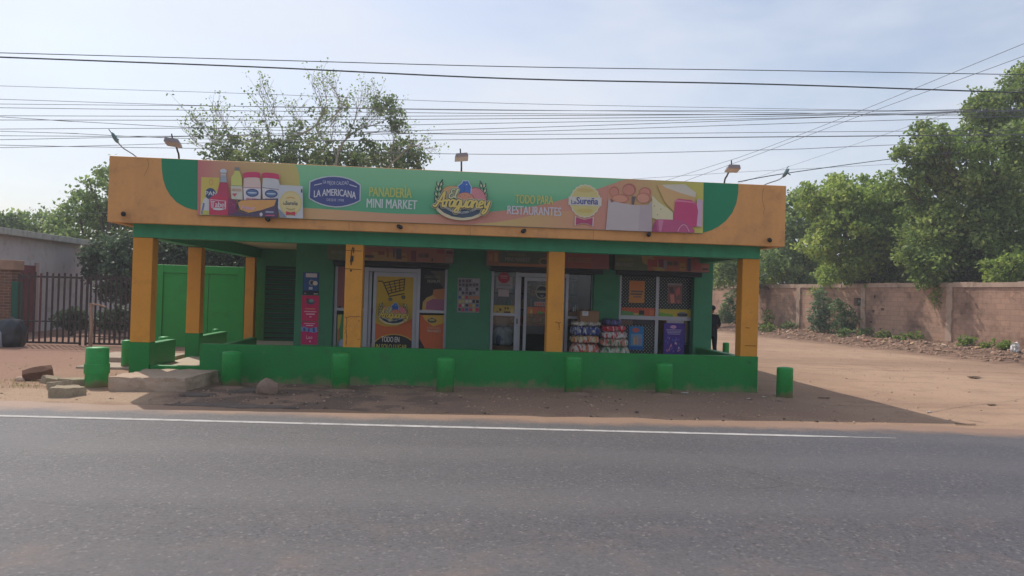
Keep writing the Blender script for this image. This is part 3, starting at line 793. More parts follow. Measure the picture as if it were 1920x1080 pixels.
# bay 2: door half open, side light with papers, dark window on the right
zmid = zz(942, 592)
d2 = frame_bars([(x(920), x(925), FL, TOP), (x(965), x(970.5), FL, TOP), (x(1060), x(1065), FL, TOP), (x(1108), x(1113), FL, TOP),
                 (x(925), x(965), zmid, zmid+.06), (x(1065), x(1108), zz(1085, 598), zz(1085, 598)+.055), (x(970.5), x(1060), TOP-.10, TOP-.015)], YG-.03, YG+.03, 'entrance_frame')
pane(x(925.3), x(964.7), FL+.01, zmid-.003, YG, d2); pane(x(925.3), x(964.7), zmid+.063, TOP-.02, YG, d2)
pane(x(1065.3), x(1107.7), FL+.01, zz(1085, 598)-.003, YG, d2); pane(x(1065.3), x(1107.7), zz(1085, 598)+.06, TOP-.02, YG, d2)
m = MB()
for i, (p, q) in enumerate(((971, 976.5), (982.5, 988), (1052, 1059))): m.box(x(p), x(q), YG+.034+.001*i, YG+.065, FL+.02, TOP-.11)
m.box(x(988), x(1052), YG+.036, YG+.064, TOP-.19, TOP-.111); m.box(x(988), x(1052), YG+.036, YG+.064, FL+.02, FL+.10)
leaf2 = m.build('sliding_door', ALU, B, O)
m = MB(); m.box(x(970)-.012, x(970)+.012, YG-.045, YG-.032, 1.05, 1.17); m.build('handle', BLACK, d2, O)
pane(x(988.3), x(1051.7), FL+.11, TOP-.2, YG+.05, leaf2)
A = Art(YG-.004, .03)
A.rect(930.5, 519, 961, 541, vinyl((168, 160, 166))); A.rect(934, 542.5, 954.5, 556, vinyl((186, 168, 170)))
A.ell(945, 521, 11, 10.5, vinyl((178, 44, 66))); A.rect(938, 517, 952, 518.3, vinyl((220, 190, 190))); A.rect(939, 521, 951, 522, vinyl((220, 190, 190)))
A.rect(934, 534, 957, 535.2, vinyl((90, 84, 100)))
A.build('paper_notice', d2, O)
A = Art(YG+.048, .03)
A.ell(1016, 547.5, 12.2, 13, vinyl((178, 164, 150))); A.ell(1016, 547.5, 10.2, 11, vinyl((44, 50, 58))); A.rect(1006.5, 545, 1026, 549, vinyl((150, 150, 136))); A.poly([(1012, 553), (1020, 553), (1016, 558)], vinyl((120, 130, 140)))
for i in range(3):
    for j in range(3): A.rect(991+i*4.6, 536+j*6.6, 994.6+i*4.6, 541+j*6.6, vinyl((120, 110, 100)))
A.rect(1002, 566, 1027, 574, vinyl((176, 160, 158)))
for i in range(5): A.rect(1004+i*4.4, 567.5, 1006.6+i*4.4, 573, vinyl((186, 90, 70)))
A.build('door_sticker', leaf2, O)
A = Art(YG-.004, .03)
A.rect(925.5, 572.5, 964.5, 590.5, vinyl((190, 160, 76)))
for a, b_, c, dd, cc in ((936, 578, 940, 583, (60, 56, 44)), (946, 576, 949, 580, (60, 56, 44)), (951, 576, 954, 580, (60, 56, 44)), (945, 584, 958, 587, (70, 52, 44)), (930, 583, 935, 586, (120, 110, 60)), (957, 580, 963, 590, (206, 180, 110))): A.rect(a, b_, c, dd, vinyl(cc))
A.build('printed_vinyl', d2, O); A = Art(YG+.046, .03)
A.rect(988.5, 576, 1000, 588, vinyl((190, 112, 74))); 
A.rect(1000.5, 576, 1026, 588, vinyl((190, 96, 66))); A.rect(1008, 584, 1019, 588, vinyl((90, 150, 70))); A.rect(994, 580, 998, 588, vinyl((206, 170, 80)))
A.build('printed_vinyl', leaf2, O); A = Art(YG-.004, .03)
A.rect(1066, 585, 1107, 598, vinyl((112, 84, 66))); A.rect(1074, 576, 1077, 584, vinyl((150, 160, 156))); A.rect(1078, 572, 1080, 584, vinyl((140, 150, 150))); A.poly([(1088, 584), (1098, 578), (1097, 584)], vinyl((140, 130, 116)))
A.build('printed_vinyl', d2, O)
# bay 3: display window with patterned black lining
zmid = zz(1232, 600)
w3 = frame_bars([(x(1160.5), x(1164), FL, TOP), (x(1228.5), x(1234.5), FL, TOP), (x(1296.5), x(1301), FL, TOP), (x(1164), x(1228.5), zmid, zmid+.085), (x(1234.5), x(1296.5), zmid, zmid+.085)], YG-.03, YG+.03, 'window_frame')
def dots_mat():
    m, n, b = new_mat('black_paper_with_pale_dots')
    g = N(n, 'ShaderNodeTexCoord'); mp = N(n, 'ShaderNodeMapping'); mp.inputs['Scale'].default_value = (1, .001, 1)
    n.links.new(g.outputs['Object'], mp.inputs[0])
    mp.inputs['Rotation'].default_value = (0, R(45), 0)
    v = N(n, 'ShaderNodeTexVoronoi', Scale=19.0); v.inputs['Randomness'].default_value = .08; n.links.new(mp.outputs[0], v.inputs[0])
    r = N(n, 'ShaderNodeValToRGB'); r.color_ramp.elements[0].position = .17; r.color_ramp.elements[0].color = (*lin((150, 162, 150)), 1); r.color_ramp.elements[1].position = .26; r.color_ramp.elements[1].color = (*lin((24, 24, 30)), 1)
    n.links.new(v.outputs['Distance'], r.inputs[0]); n.links.new(r.outputs[0], b.inputs['Base Color'])
    b.inputs['Roughness'].default_value = .5
    return m
m = MB(); m.box(x(1164)+.002, x(1228.5)-.002, YG, YG+.006, FL, TOP); m.box(x(1234.5)+.002, x(1296.5)-.002, YG+.001, YG+.006, zmid, TOP)
m.build('dotted_lining', dots_mat(), w3, O)
pane(x(1234.5)+.002, x(1296.5)-.002, FL, zmid-.002, YG, w3)
A = Art(YG-.003, .025)
A.rect(1165, 577, 1228, 593, vinyl((196, 92, 66))); A.poly([(1165, 582), (1180, 584), (1206, 590), (1206, 594), (1165, 592)], vinyl((96, 150, 84))); A.rect(1198, 582, 1208, 590, vinyl((60, 60, 60))); A.rect(1188, 587, 1197, 590.5, vinyl((200, 170, 90))); A.rect(1218, 582, 1226, 591, vinyl((206, 120, 70)))
A.rect(1235.5, 580, 1296, 594, vinyl((196, 172, 62))); A.poly([(1235.5, 585), (1262, 590), (1262, 595), (1235.5, 593)], vinyl((116, 166, 66))); A.ell(1279, 590, 9.5, 5, vinyl((120, 120, 136))); A.rect(1270, 588, 1289, 593, vinyl((66, 66, 74)))
A.rect(1164.5, 600.5, 1186, 609, vinyl((110, 84, 76))); A.rect(1186.5, 600.5, 1228, 609, vinyl((62, 56, 60)))
A.build('printed_vinyl', w3, O)
def poster(name, px0, py0, px1, py1, Y, base, draw, label, slope=.03, cat='poster', group=None):
    A = Art(Y, slope); c = at((px0+px1)/2, py1, Y)
    A.rect(px0, py0, px1, py1, vinyl(base)); draw(A)
    v0 = at(px0, py0, Y); v1 = at(px1, py1, Y)
    A.mb.box(v0.x+.012, v1.x-.012, Y-.0010, Y-.0003, v1.z+.015, v0.z-.015, 0)
    o = A.build(name, None, c); return tag(o, label, cat, group)
poster('poster', 1179.5, 526.5, 1208.5, 568, YG-.008, (206, 136, 72), lambda A: (A.rect(1181, 528, 1207, 544, vinyl((212, 128, 70))), A.rect(1183, 545, 1206, 548, vinyl((110, 96, 90))), A.rect(1182, 550, 1204, 553, vinyl((96, 84, 84))), A.rect(1188, 555, 1202, 558, vinyl((130, 110, 90)))), 'small orange poster on the dotted black lining of the right shop window')
poster('poster', 1252, 531, 1279, 569, YG-.008, (128, 88, 86), lambda A: (A.rect(1252, 531, 1279, 535, vinyl((140, 128, 128))), A.poly([(1256, 552), (1264, 552), (1265, 568), (1258, 569)], vinyl((214, 128, 116))), A.poly([(1266, 545), (1274, 537), (1276, 550), (1268, 556)], vinyl((190, 100, 100))), A.poly([(1254, 538), (1262, 538), (1264, 550), (1256, 548)], vinyl((80, 70, 74))), A.ell(1272, 565, 3, 3, vinyl((190, 96, 96)))), 'small brownish pink product poster in the upper right window pane')
poster('poster', 1179, 612, 1206.5, 655.5, YG-.008, (36, 122, 186), lambda A: (A.ell(1192, 619, 6.5, 4.5, vinyl((196, 90, 86))), A.rect(1183, 626, 1204, 648, vinyl((110, 150, 190))), A.rect(1188, 632, 1191, 646, vinyl((206, 170, 120))), A.rect(1193, 630, 1196, 646, vinyl((206, 150, 90))), A.rect(1198, 634, 1201, 646, vinyl((180, 120, 140))), A.rect(1180, 650, 1205, 654, vinyl((28, 84, 168)))), 'bright blue poster in the lower left pane of the right shop window')
def purple(A):
    A.rect(1250, 599.5, 1282, 606, vinyl((170, 160, 176))); A.ell(1262.5, 613, 6, 3.2, vinyl((206, 150, 196)))
    for k in range(4): A.rect(1249+k, 618+k*2.6, 1278-k, 619+k*2.6, vinyl((190, 176, 214)))
    rr = random.Random(4)
    for k in range(26):
        a = rr.uniform(1246, 1277); b_ = rr.uniform(632, 660); A.poly([(a, b_), (a+rr.uniform(1.5, 4), b_-rr.uniform(2, 7)), (a+rr.uniform(3, 5), b_-rr.uniform(0, 4)), (a+2, b_+1.5)], vinyl(rr.choice([(196, 186, 220), (120, 96, 190), (206, 130, 170), (80, 90, 190)])))
poster('poster', 1244, 606, 1283, 690, YG-.010, (76, 52, 150), purple, 'tall purple product poster in the lower right pane of the right shop window')
poster('poster', 567.5, 510.5, 598, 553, YS-.002, (34, 66, 116), lambda A: (A.rect(570, 512, 596, 553, vinyl((40, 84, 150))), A.rect(573.5, 512.5, 594.5, 520, vinyl((206, 200, 210))), A.ell(584, 530, 5, 5.5, vinyl((150, 150, 170))), A.ell(585, 530, 3.2, 3.6, vinyl((60, 44, 48))), A.ell(591, 531, 4.5, 4.2, vinyl((214, 206, 196))), A.rect(579, 538, 586, 543, vinyl((190, 196, 216))), A.rect(567.5, 545, 598, 553, vinyl((30, 40, 58))), A.rect(570, 549, 574, 551, vinyl((150, 150, 160))), A.rect(588, 550, 596, 552, vinyl((170, 180, 170)))), 'dark blue drink poster, topmost of three posters left of the entrance')
poster('poster', 565.5, 554, 597.5, 602.5, YS-.002, (206, 30, 92), lambda A: (A.ell(582, 566, 8, 5, vinyl((70, 76, 96))), A.ell(584, 564, 4.5, 3, vinyl((110, 160, 160))), A.ell(576.5, 561, 2, 2, vinyl((60, 30, 50))), A.rect(572, 578, 591, 580, vinyl((226, 130, 110))), A.rect(570, 583.5, 593, 585, vinyl((236, 180, 200))), A.rect(574, 588, 590, 590, vinyl((240, 196, 210))), A.rect(580, 593, 584, 595, vinyl((236, 180, 200)))), 'bright pink poster, middle one of three posters left of the entrance')
poster('poster', 564.5, 603.5, 596.5, 646, YS-.003, (196, 28, 96), lambda A: (A.rect(570, 606, 591, 607.4, vinyl((236, 170, 196))), A.rect(574, 609.5, 587, 611, vinyl((240, 196, 210))), A.poly([(564.5, 614), (570, 612), (580, 616), (594, 613), (595, 622), (588, 624), (578, 622), (566, 621)], vinyl((120, 150, 206))), A.poly([(568, 615), (572, 614), (573, 621), (569, 621)], vinyl((56, 66, 140))), A.poly([(578, 616), (581, 616), (580, 622), (577, 622)], vinyl((56, 66, 140))), A.poly([(586, 615), (590, 614), (591, 623), (587, 623)], vinyl((66, 80, 160))), A.text("Loo", 574.5, 635.5, 11, 6.4, vinyl((240, 210, 222))), A.rect(580, 639, 582.5, 641.5, vinyl((240, 190, 210)))), 'magenta poster with a blue band, lowest of three posters left of the entrance')
def collage(A):
    rr = random.Random(9)
    for k in range(48):
        a = 859.5+(k % 6)*6.5+rr.uniform(0, .8); b_ = 523.5+(k//6)*7.7+rr.uniform(0, .8); top = b_ < 550
        w = rr.uniform(4.2, 5.6); h = rr.uniform(4.5, 6.6)
        c = rr.choice([(84, 76, 92), (60, 52, 62), (170, 166, 180), (110, 84, 96)]) if top else rr.choice([(196, 176, 110), (60, 90, 150), (190, 60, 90), (206, 200, 190), (50, 44, 48), (190, 130, 80)])
        A.rect(a, b_, min(a+w, 898), min(b_+h, 584), vinyl(c))
poster('poster', 857.5, 521.5, 899.5, 586, YS-.002, (150, 148, 156), collage, 'crowded grey multicoloured product poster on the green pier between the entrances')

# ---- low walls, side walls, step
def low_wall(x0, x1, y0, y1, z0, z1, label, mat=GREEN):
    o = Vector(((x0+x1)/2, (y0+y1)/2, z0)); m = MB(); m.box(x0, x1, y0, y1, z0, z1)
    w = m.build('low_wall', mat, None, o, bevel=.018); return tag(w, label, 'low wall', 'green low walls of the porch')
XW = at(375.5, 650, YB-.02).x
# wall stands between the pillars: cut into stretches that butt against them
m = MB(); cuts = [XW]
pill = [(at(a_, 555, YB).x, at(b_, 555, YB).x) for a_, b_ in ((645.5, 678.5), (1027, 1057.5))]
m.box(XW, PXR-.002, YB-.035, YB, -.1, ZW)
for (a_, b_) in ((XW, pill[0][0]-.004), (pill[0][1]+.004, pill[1][0]-.004), (pill[1][1]+.004, PXR-.002)):
    m.box(a_, b_, YB, YB+.15, -.1, ZW-.002)
_o = Vector(((XW+PXR)/2, YB, 0))
w = m.build('low_wall', GREEN, None, _o, bevel=.006); tag(w, 'long green low wall in front of the porch, facing the road', 'low wall', 'green low walls of the porch')
low_wall(PXL+.03, PXL+.20, YB+.285, 15.35, -.1, ZW-.05, 'short green low wall behind the left front pillar of the porch')
low_wall(PXL+.03, PXL+.20, 16.79, 18.9, -.1, ZW-.08, 'green low wall behind the middle left pillar of the porch')
low_wall(-4.42, -4.27, 15.6, 18.2, FL-.02, .52, 'inner green low wall inside the porch, right of the rear left pillar')
low_wall(PXR-.19, PXR-.02, YB+.285, 18.79, -.1, ZW-.04, 'green low wall along the right side of the porch')
m = MB(); m.box(PXL+.34, XW-.003, YB+.02, YB+.16, -.1, .285); tag(m.build('threshold', GREEN, None, (-4.6, YB+.1, -.1), bevel=.012), 'low green sill across the porch opening above the concrete step', 'sill')
# ------------------------------------------------------------------ the banner over the porch
YBN = YF-.035
VEIL, VEIL_TO = .22, (218, 216, 214)  # banner colours paled, glare veil put into the print
sb = at(845, 420, YBN)
S = thing('shop_sign', sb, 'wide printed shop banner across the orange fascia, reading PANADERÍA MINI MARKET', 'sign')
v = [at(371, 300.3, YBN), at(1319.5, 341.8, YBN), at(1318, 438, YBN), at(370, 403.3, YBN)]
m = MB()
m.add([(p.x, YBN, p.z) for p in v]+[(p.x, YF-.004, p.z) for p in v], [(0, 3, 2, 1), (4, 5, 6, 7), (0, 1, 5, 4), (1, 2, 6, 5), (2, 3, 7, 6), (3, 0, 4, 7)])
m.build('banner_board', vinyl((120, 150, 120)), S, sb)
def grad_p(n_, a, p0, p1, st): return grad(n_, a, p0, p1, [(p, pale(q, .2)) for p, q in st])  # colour blends paled the same way, for the glare
def px_x(p): return at(p, 360, YBN).x-sb.x
GGRN = grad_p('banner_green', 2, at(845, 320, YBN).z-.80-sb.z, at(845, 320, YBN).z-sb.z, [(0, (72, 164, 114)), (.35, (80, 172, 120)), (.65, (116, 196, 136)), (1, (130, 202, 144))])
GTOP = grad_p('banner_left_blend', 0, px_x(371), px_x(562), [(0, (206, 104, 104)), (.16, (206, 134, 108)), (.42, (206, 160, 104)), (1, (206, 186, 96))])
GBOT = grad_p('banner_bottom_blend', 0, px_x(566), px_x(1320), [(0, (214, 164, 104)), (.25, (212, 146, 108)), (.42, (206, 128, 108)), (.62, (206, 136, 108)), (1, (212, 122, 106))])
GYEL = grad_p('banner_yellow_blend', 0, px_x(885), px_x(1110), [(0, (206, 184, 92)), (1, (212, 138, 104))])
GRGT = grad_p('banner_right_blend', 0, px_x(1130), px_x(1319), [(0, (212, 132, 104)), (.45, (206, 162, 100)), (.7, (206, 190, 90)), (1, (206, 196, 76))])
A = Art(YBN-.001, .0385)
def ban(pts, mt): A.poly(pts, mt)
ban([(371, 300.5), (1319.2, 342), (1318, 437.6), (370.2, 403)], GGRN)
ban([(371, 300.5), (553, 308.6), (558, 316), (561, 330), (563, 350), (563, 409.8), (370.2, 403)], GTOP)
bot = smooth_line([(560, 389), (640, 394), (730, 400), (800, 402), (860, 401), (910, 398), (960, 393), (1010, 385), (1060, 373), (1110, 358), (1150, 344), (1175, 336.2)], 4)
ban(bot+[(1319.2, 342.2), (1318, 437.4), (560, 409.8)], GBOT)
ban(smooth_line([(884, 420.5), (930, 416.5), (975, 409), (1010, 401), (1040, 396.5), (1075, 396), (1110, 398)], 4)+[(1112, 429.8)], GYEL)
ban([(1140, 349), (1163, 339), (1176, 336.4), (1319.2, 342.4), (1318, 437.2), (1140, 430.6)], GRGT)
A.build('banner_print', S, sb)
# navy oval badge
A = Art(YBN-.012, .0385)
ov = smooth_line([(580, 341), (604, 332.5), (627, 330.5), (652, 334), (675.5, 346), (675, 376), (652, 385.5), (628, 388), (603, 384), (579.5, 372)], 5)
cx, cy = 627.5, 359.5
A.poly([(580, 340), (592, 335), (604, 331.6), (616, 329.8), (628, 329.6), (642, 331), (654, 334), (666, 339), (676.6, 346.4), (676, 376.6), (664, 382.5), (652, 386.4), (640, 388.6), (628, 389), (614, 387.2), (602, 384), (590, 379), (578.6, 372)], vinyl((196, 204, 206)))
A.poly([(582, 341.6), (593, 337), (605, 333.6), (616, 331.9), (628, 331.7), (641, 333), (653, 336), (664, 340.6), (674.6, 347.6), (674, 375.4), (663, 380.7), (651, 384.4), (640, 386.5), (628, 386.9), (615, 385.2), (603, 382), (592, 377.5), (580.8, 371)], vinyl((46, 58, 124)))
A.text("LA MEJOR CALIDAD", 605.5, 346.5, 48, 6.4, vinyl((206, 206, 220)), 0, 0, -2)
A.text("LA AMERICANA", 588.5, 367, 79, 12.6, vinyl((222, 220, 226)), 1, 0, 4.5)
A.text("DESDE 1998", 612.5, 377.4, 32, 4.6, vinyl((196, 196, 214)), 0)
A.poly([(589, 346.4), (603.5, 343.4), (603.6, 344.9), (589.2, 348)], vinyl((214, 214, 224))); A.poly([(655, 345.4), (669, 349.6), (668.8, 351.2), (655, 346.9)], vinyl((214, 214, 224)))
A.build('oval_badge', S, sb)
A = Art(YBN-.012, .0385)
A.text("PANADERÍA", 692, 369.5, 80, 17.5, vinyl((196, 206, 92)), 1)
A.build('yellow_lettering', S, sb)
A = Art(YBN-.012, .0385)
A.text("MINI MARKET", 687, 390.8, 95, 16.8, vinyl((212, 222, 218)), 1)
A.build('white_lettering', S, sb)
A = Art(YBN-.012, .0385)
A.text("TODO PARA", 966, 382.4, 71.5, 16, vinyl((206, 198, 92)), 1)
A.build('yellow_lettering', S, sb)
A = Art(YBN-.012, .0385)
A.text("RESTAURANTES", 951, 403.2, 101, 15.6, vinyl((216, 208, 214)), 1)
A.build('white_lettering', S, sb)
A = Art(YBN-.012, .0385)
logo(A, 864, 373, 116)
A.build('round_logo', S, sb)
# cream seal with red bow
A = Art(YBN-.012, .0385)
A.ell(1097, 377, 28.5, 31, vinyl((222, 212, 180)), 90, scallop=.028, ns=20); A.ell(1097, 377, 26.3, 28.6, vinyl((214, 196, 112)), 90, scallop=.028, ns=20)
A.ell(1097, 357, 15, 4, vinyl((206, 180, 96))); A.ell(1097, 395, 15, 4, vinyl((206, 182, 84)))
A.rect(1066, 369.5, 1128, 385.5, vinyl((214, 206, 194)))
A.text("La", 1071, 382.5, 9, 8, vinyl((40, 60, 140)), 1); A.text("Sureña", 1080.5, 382.8, 41, 12.4, vinyl((36, 54, 140)), 1)
bow = [(-16.5, -8), (-8, -5.5), (0, -3.5), (8, -5.5), (16.5, -8), (16, 8.5), (8, 5), (0, 3.5), (-8, 5), (-16.5, 8)]
A.shape((1095.5, 415), [(a*1.08, b_*1.12) for a, b_ in bow], vinyl((222, 200, 200))); A.shape((1095.5, 415), [(a*.96, b_*.94) for a, b_ in bow], vinyl((172, 44, 84)))
A.build('cream_seal', S, sb)
# groceries printed on the left
A = Art(YBN-.012, .0385)
V = vinyl
A.poly([(377.5, 332), (412, 333.5), (411, 404.4), (375.5, 402.6)], V((214, 186, 72)))
A.poly([(376, 402), (378, 384), (383, 372), (394, 368), (402, 380), (402, 403.6)], V((206, 206, 206))); A.poly([(376.5, 400), (381, 380), (384, 381), (380, 402)], V((90, 104, 150))); A.poly([(380, 394), (392, 395), (391, 403), (380, 402)], V((190, 186, 70)))
A.ell(396, 341.5, 3.8, 6, V((206, 150, 60))); A.ell(396, 341.5, 2.2, 4, V((214, 186, 90)))
A.ell(394.5, 363, 10, 10.5, V((28, 54, 96))); A.text("PAN", 385, 366.5, 22, 7.8, V((226, 226, 224)), 1)
A.poly([(412, 320.5), (415, 317), (419, 316.4), (423, 317.4), (425.5, 321), (424, 324), (414, 323.5)], V((196, 206, 214))); A.poly([(414.6, 324), (423.5, 324.4), (425.5, 342), (412.6, 341.5)], V((150, 164, 176))); A.poly([(413.8, 326), (424, 326.4), (424, 329), (413.6, 328.6)], V((206, 196, 186)))
A.poly([(412, 342), (426.5, 342.6), (429, 360), (433, 380), (430, 403.8), (397, 402.6), (394, 376), (407, 362)], V((178, 40, 72))); A.poly([(392.5, 372), (402, 365), (426, 370), (430, 374), (427, 403.9), (392, 402.6)], V((196, 34, 66)))
A.poly([(394.5, 373.6), (424, 376.6), (423.5, 392.6), (396.5, 390.2)], V((226, 196, 206))); A.poly([(396, 375), (422.6, 377.6), (422, 391), (397.6, 388.8)], V((190, 40, 74)))
A.text("Tabel", 395.5, 388.6, 27, 10.8, V((232, 214, 220)), 1)
A.ell(409, 392, 10, 2.2, V((214, 214, 214)))
A.poly([(428, 372), (442, 376), (446, 404.8), (428, 404)], V((120, 34, 78)))
for k in range(14):
    q = random.uniform(428, 446); w_ = random.uniform(378, 402); A.ell(q, w_, 1.4, 1.2, V((170, 60, 110)), 6)
A.poly([(440, 313.4), (449, 313.8), (449, 320), (440, 319.6)], V((120, 122, 118))); A.poly([(440, 320), (449, 320.4), (450.5, 326), (453.5, 333), (454, 348.4), (433.5, 347.4), (433.5, 332), (438, 326)], V((206, 206, 96))); A.poly([(433, 348), (454.4, 349), (455, 374.6), (434, 373)], V((206, 206, 186))); A.poly([(433, 347.4), (454.4, 348.4), (454.4, 349.4), (433, 348.4)], V((92, 130, 70)))
A.text("NEVADA", 434.5, 358.6, 18, 5, V((214, 150, 120)), 1); A.poly([(435, 363), (445, 362.4), (440, 369)], V((196, 70, 76)))
for (x0, sk) in ((455.5, 0), (491, 3.2)):
    Q = lambda a, b_: (x0+a, b_+sk*a/32)
    A.poly([Q(0, 327), Q(1.2, 324.4), Q(8, 322.6), Q(24, 322.4), Q(31, 323.6), Q(32.5, 326), Q(32, 333.6), Q(24, 332.4), Q(8, 332.6), Q(1, 334)], V((206, 40, 86)))
    A.poly([Q(2, 334), Q(10, 332.8), Q(24, 332.6), Q(31, 334), Q(33, 341), Q(33.5, 352), Q(.5, 351)], V((222, 190, 180) if sk == 0 else (206, 206, 206)))
    A.poly([Q(.5, 351), Q(33.5, 352), Q(33, 379), Q(2, 378)], V((222, 214, 216))); A.poly([Q(.5, 351), Q(33.5, 352), Q(33.4, 353), Q(.5, 352)], V((150, 60, 84) if sk == 0 else (50, 60, 90)))
    c = Q(17.5, 361.5); A.ell(c[0], c[1], 12, 7.6, V((34, 56, 104))); A.ell(c[0], c[1], 10.2, 5.6, V((70, 100, 146))); A.ell(c[0], c[1], 9, 1.4, V((190, 200, 220)))
    A.text("MAYONESA", *Q(6, 375), 22, 3.6, V((206, 60, 70)), 1)
A.poly([(446, 376), (470, 374), (520, 372), (523, 372), (519, 386), (500, 394), (470, 402), (450, 396), (444, 386)], V((34, 44, 70)))
A.poly([(446, 380), (452, 376), (470, 375), (518, 374.6), (514, 386), (490, 394), (466, 399), (450, 393)], V((222, 150, 72))); A.poly([(428, 404), (446, 396), (466, 402), (490, 396), (519, 385), (521, 408.2)], V((60, 44, 74)))
A.text("Primor", 452, 393, 26, 7, V((226, 180, 214)), 1, .2); A.rect(498, 396, 513, 399, V((150, 160, 186))); A.rect(498, 403, 515, 405, V((196, 70, 110))); A.ell(489.5, 402, 2.8, 3.6, V((206, 200, 206)))
A.poly([(523, 346.4), (567.6, 349), (568, 409.6), (526, 407.8), (521, 390)], V((198, 202, 206))); A.ell(545, 381, 21, 23, V((214, 190, 110)), 40); A.ell(545, 381, 18.6, 20.4, V((222, 200, 132)), 40)
A.poly([(521, 390), (530, 398), (538, 407.6), (524, 407.4)], V((120, 130, 146)))
A.text("Sureña", 535.5, 384.2, 22.5, 7, V((34, 58, 92)), 1); A.text("La", 531, 383.4, 4.6, 4.4, V((34, 58, 92)), 1)
A.stroke([smooth_line([(537, 371.6), (545, 369.4), (553, 372)], 4)], 1.3, V((214, 140, 60))); A.stroke([smooth_line([(537, 390), (545, 392.6), (553, 391)], 4)], 1.3, V((150, 140, 60)))
A.shape((544.8, 400), [(a*.52, b_*.5) for a, b_ in bow], V((196, 40, 56))); A.rect(564.5, 354.5, 566.8, 361, V((30, 34, 40)))
A.build('grocery_picture', S, sb)
# bread bag, cheese and ham printed on the right
A = Art(YBN-.012, .0385)
def bl(c, w, h, col1, col2):
    A.ell(c[0], c[1], w, h, V(col1), 20); A.ell(c[0]-w*.1, c[1]+h*.08, w*.86, h*.84, V(col2), 20)
bl((1152, 359), 9, 9.5, (176, 90, 78), (206, 124, 98)); bl((1180, 355.5), 12.5, 11.5, (170, 84, 76), (206, 122, 96)); bl((1210, 360), 11, 9, (182, 92, 78), (210, 128, 100)); bl((1164, 372), 16, 8, (186, 100, 80), (216, 136, 102)); bl((1207, 371), 13, 10, (190, 104, 84), (218, 140, 110))
A.poly([(1185, 368), (1192, 369), (1188, 385), (1184.5, 383)], V((84, 66, 70))); A.poly([(1145, 374), (1147, 374), (1151, 381), (1149.5, 382)], V((92, 74, 78)))
A.poly([(1141, 371.5), (1146, 380), (1152, 377.6), (1166, 381), (1190, 384.6), (1215, 384.2), (1222.6, 376), (1222.5, 434.4), (1136, 430.8)], V((194, 176, 176)))
A.poly([(1200, 385), (1215, 384.4), (1222, 377), (1222.5, 434), (1197, 433)], V((184, 164, 166)))
A.poly([(1232, 346.6), (1285, 346), (1306, 362), (1302, 384), (1264, 398), (1246, 378)], V((214, 164, 96))); A.poly([(1240, 346.4), (1284, 345.4), (1305, 361), (1304, 370), (1276, 362), (1248, 352)], V((214, 202, 178)))
A.poly([(1222.8, 366), (1234, 378), (1262, 398), (1262, 412), (1234, 413), (1222.6, 408)], V((222, 208, 160)))
for a, b_ in ((1227, 386), (1239, 392), (1233, 402.5)): A.ell(a, b_, 1.3, 1.3, V((170, 150, 100)), 8)
A.poly([(1307, 372), (1317.5, 376), (1316.5, 426), (1306, 424)], V((214, 166, 196)))
A.poly([(1266, 376), (1272, 372.6), (1296, 375), (1306, 381), (1309, 396), (1306, 425), (1296, 426), (1262, 418)], V((200, 44, 98))); A.poly([(1263, 380), (1266, 376), (1268, 374), (1300, 378), (1307, 384), (1300, 380.5), (1270, 378)], V((222, 110, 140)))
A.poly([(1222.6, 432), (1226, 418), (1233, 411), (1262, 412), (1282, 414), (1295, 424), (1302, 431), (1302, 436.4), (1222.6, 434.2)], V((184, 60, 108)))
A.poly([(1234, 412), (1244, 413), (1240, 434.6), (1236, 434.4)], V((206, 110, 150))); A.poly([(1226, 420), (1230, 416), (1232, 434), (1224, 433.6)], V((150, 40, 90)))
A.stroke([smooth_line([(1271, 434), (1275, 426), (1281, 421.5), (1287, 424), (1292, 434)], 4)], 1.4, V((226, 160, 184)))
A.build('bread_and_ham_picture', S, sb)

VEIL = 0.0
# ------------------------------------------------------------------ small lamps and floodlights on the fascia
for i, (px, py, lab) in enumerate(((232, 400.5, 'first'), (501.5, 410.5, 'second'), (747.5, 424.5, 'third'), (983, 432.5, 'fourth'), (1216.5, 439, 'fifth'), (1442, 449.5, 'sixth'))):
    c = at(px, py, YF)
    t = thing('spotlight', c, 'small black spotlight low on the fascia, %s of the six counted from the left' % lab, 'spotlight', 'small black spotlights along the fascia')
    m = MB(); m.tube([c+Vector((0, -.002, 0)), c+Vector((0, -.03, 0))], .034, 12); m.build('mount_plate', BLACK, t, c)
    a = Vector((.035 if px < 800 else -.03, -.10, -.02))
    m = MB(); m.tube([c+Vector((0, -.032, 0)), c+a*.5, c+a, c+a*1.35], [.024, .034, .038, .034], 12); m.build('lamp_body', BLACK, t, c, smooth=True)
GREYM = paint('grey_lamp_housing', (132, 136, 148), .5, .1, 5, 40, .05, .4)
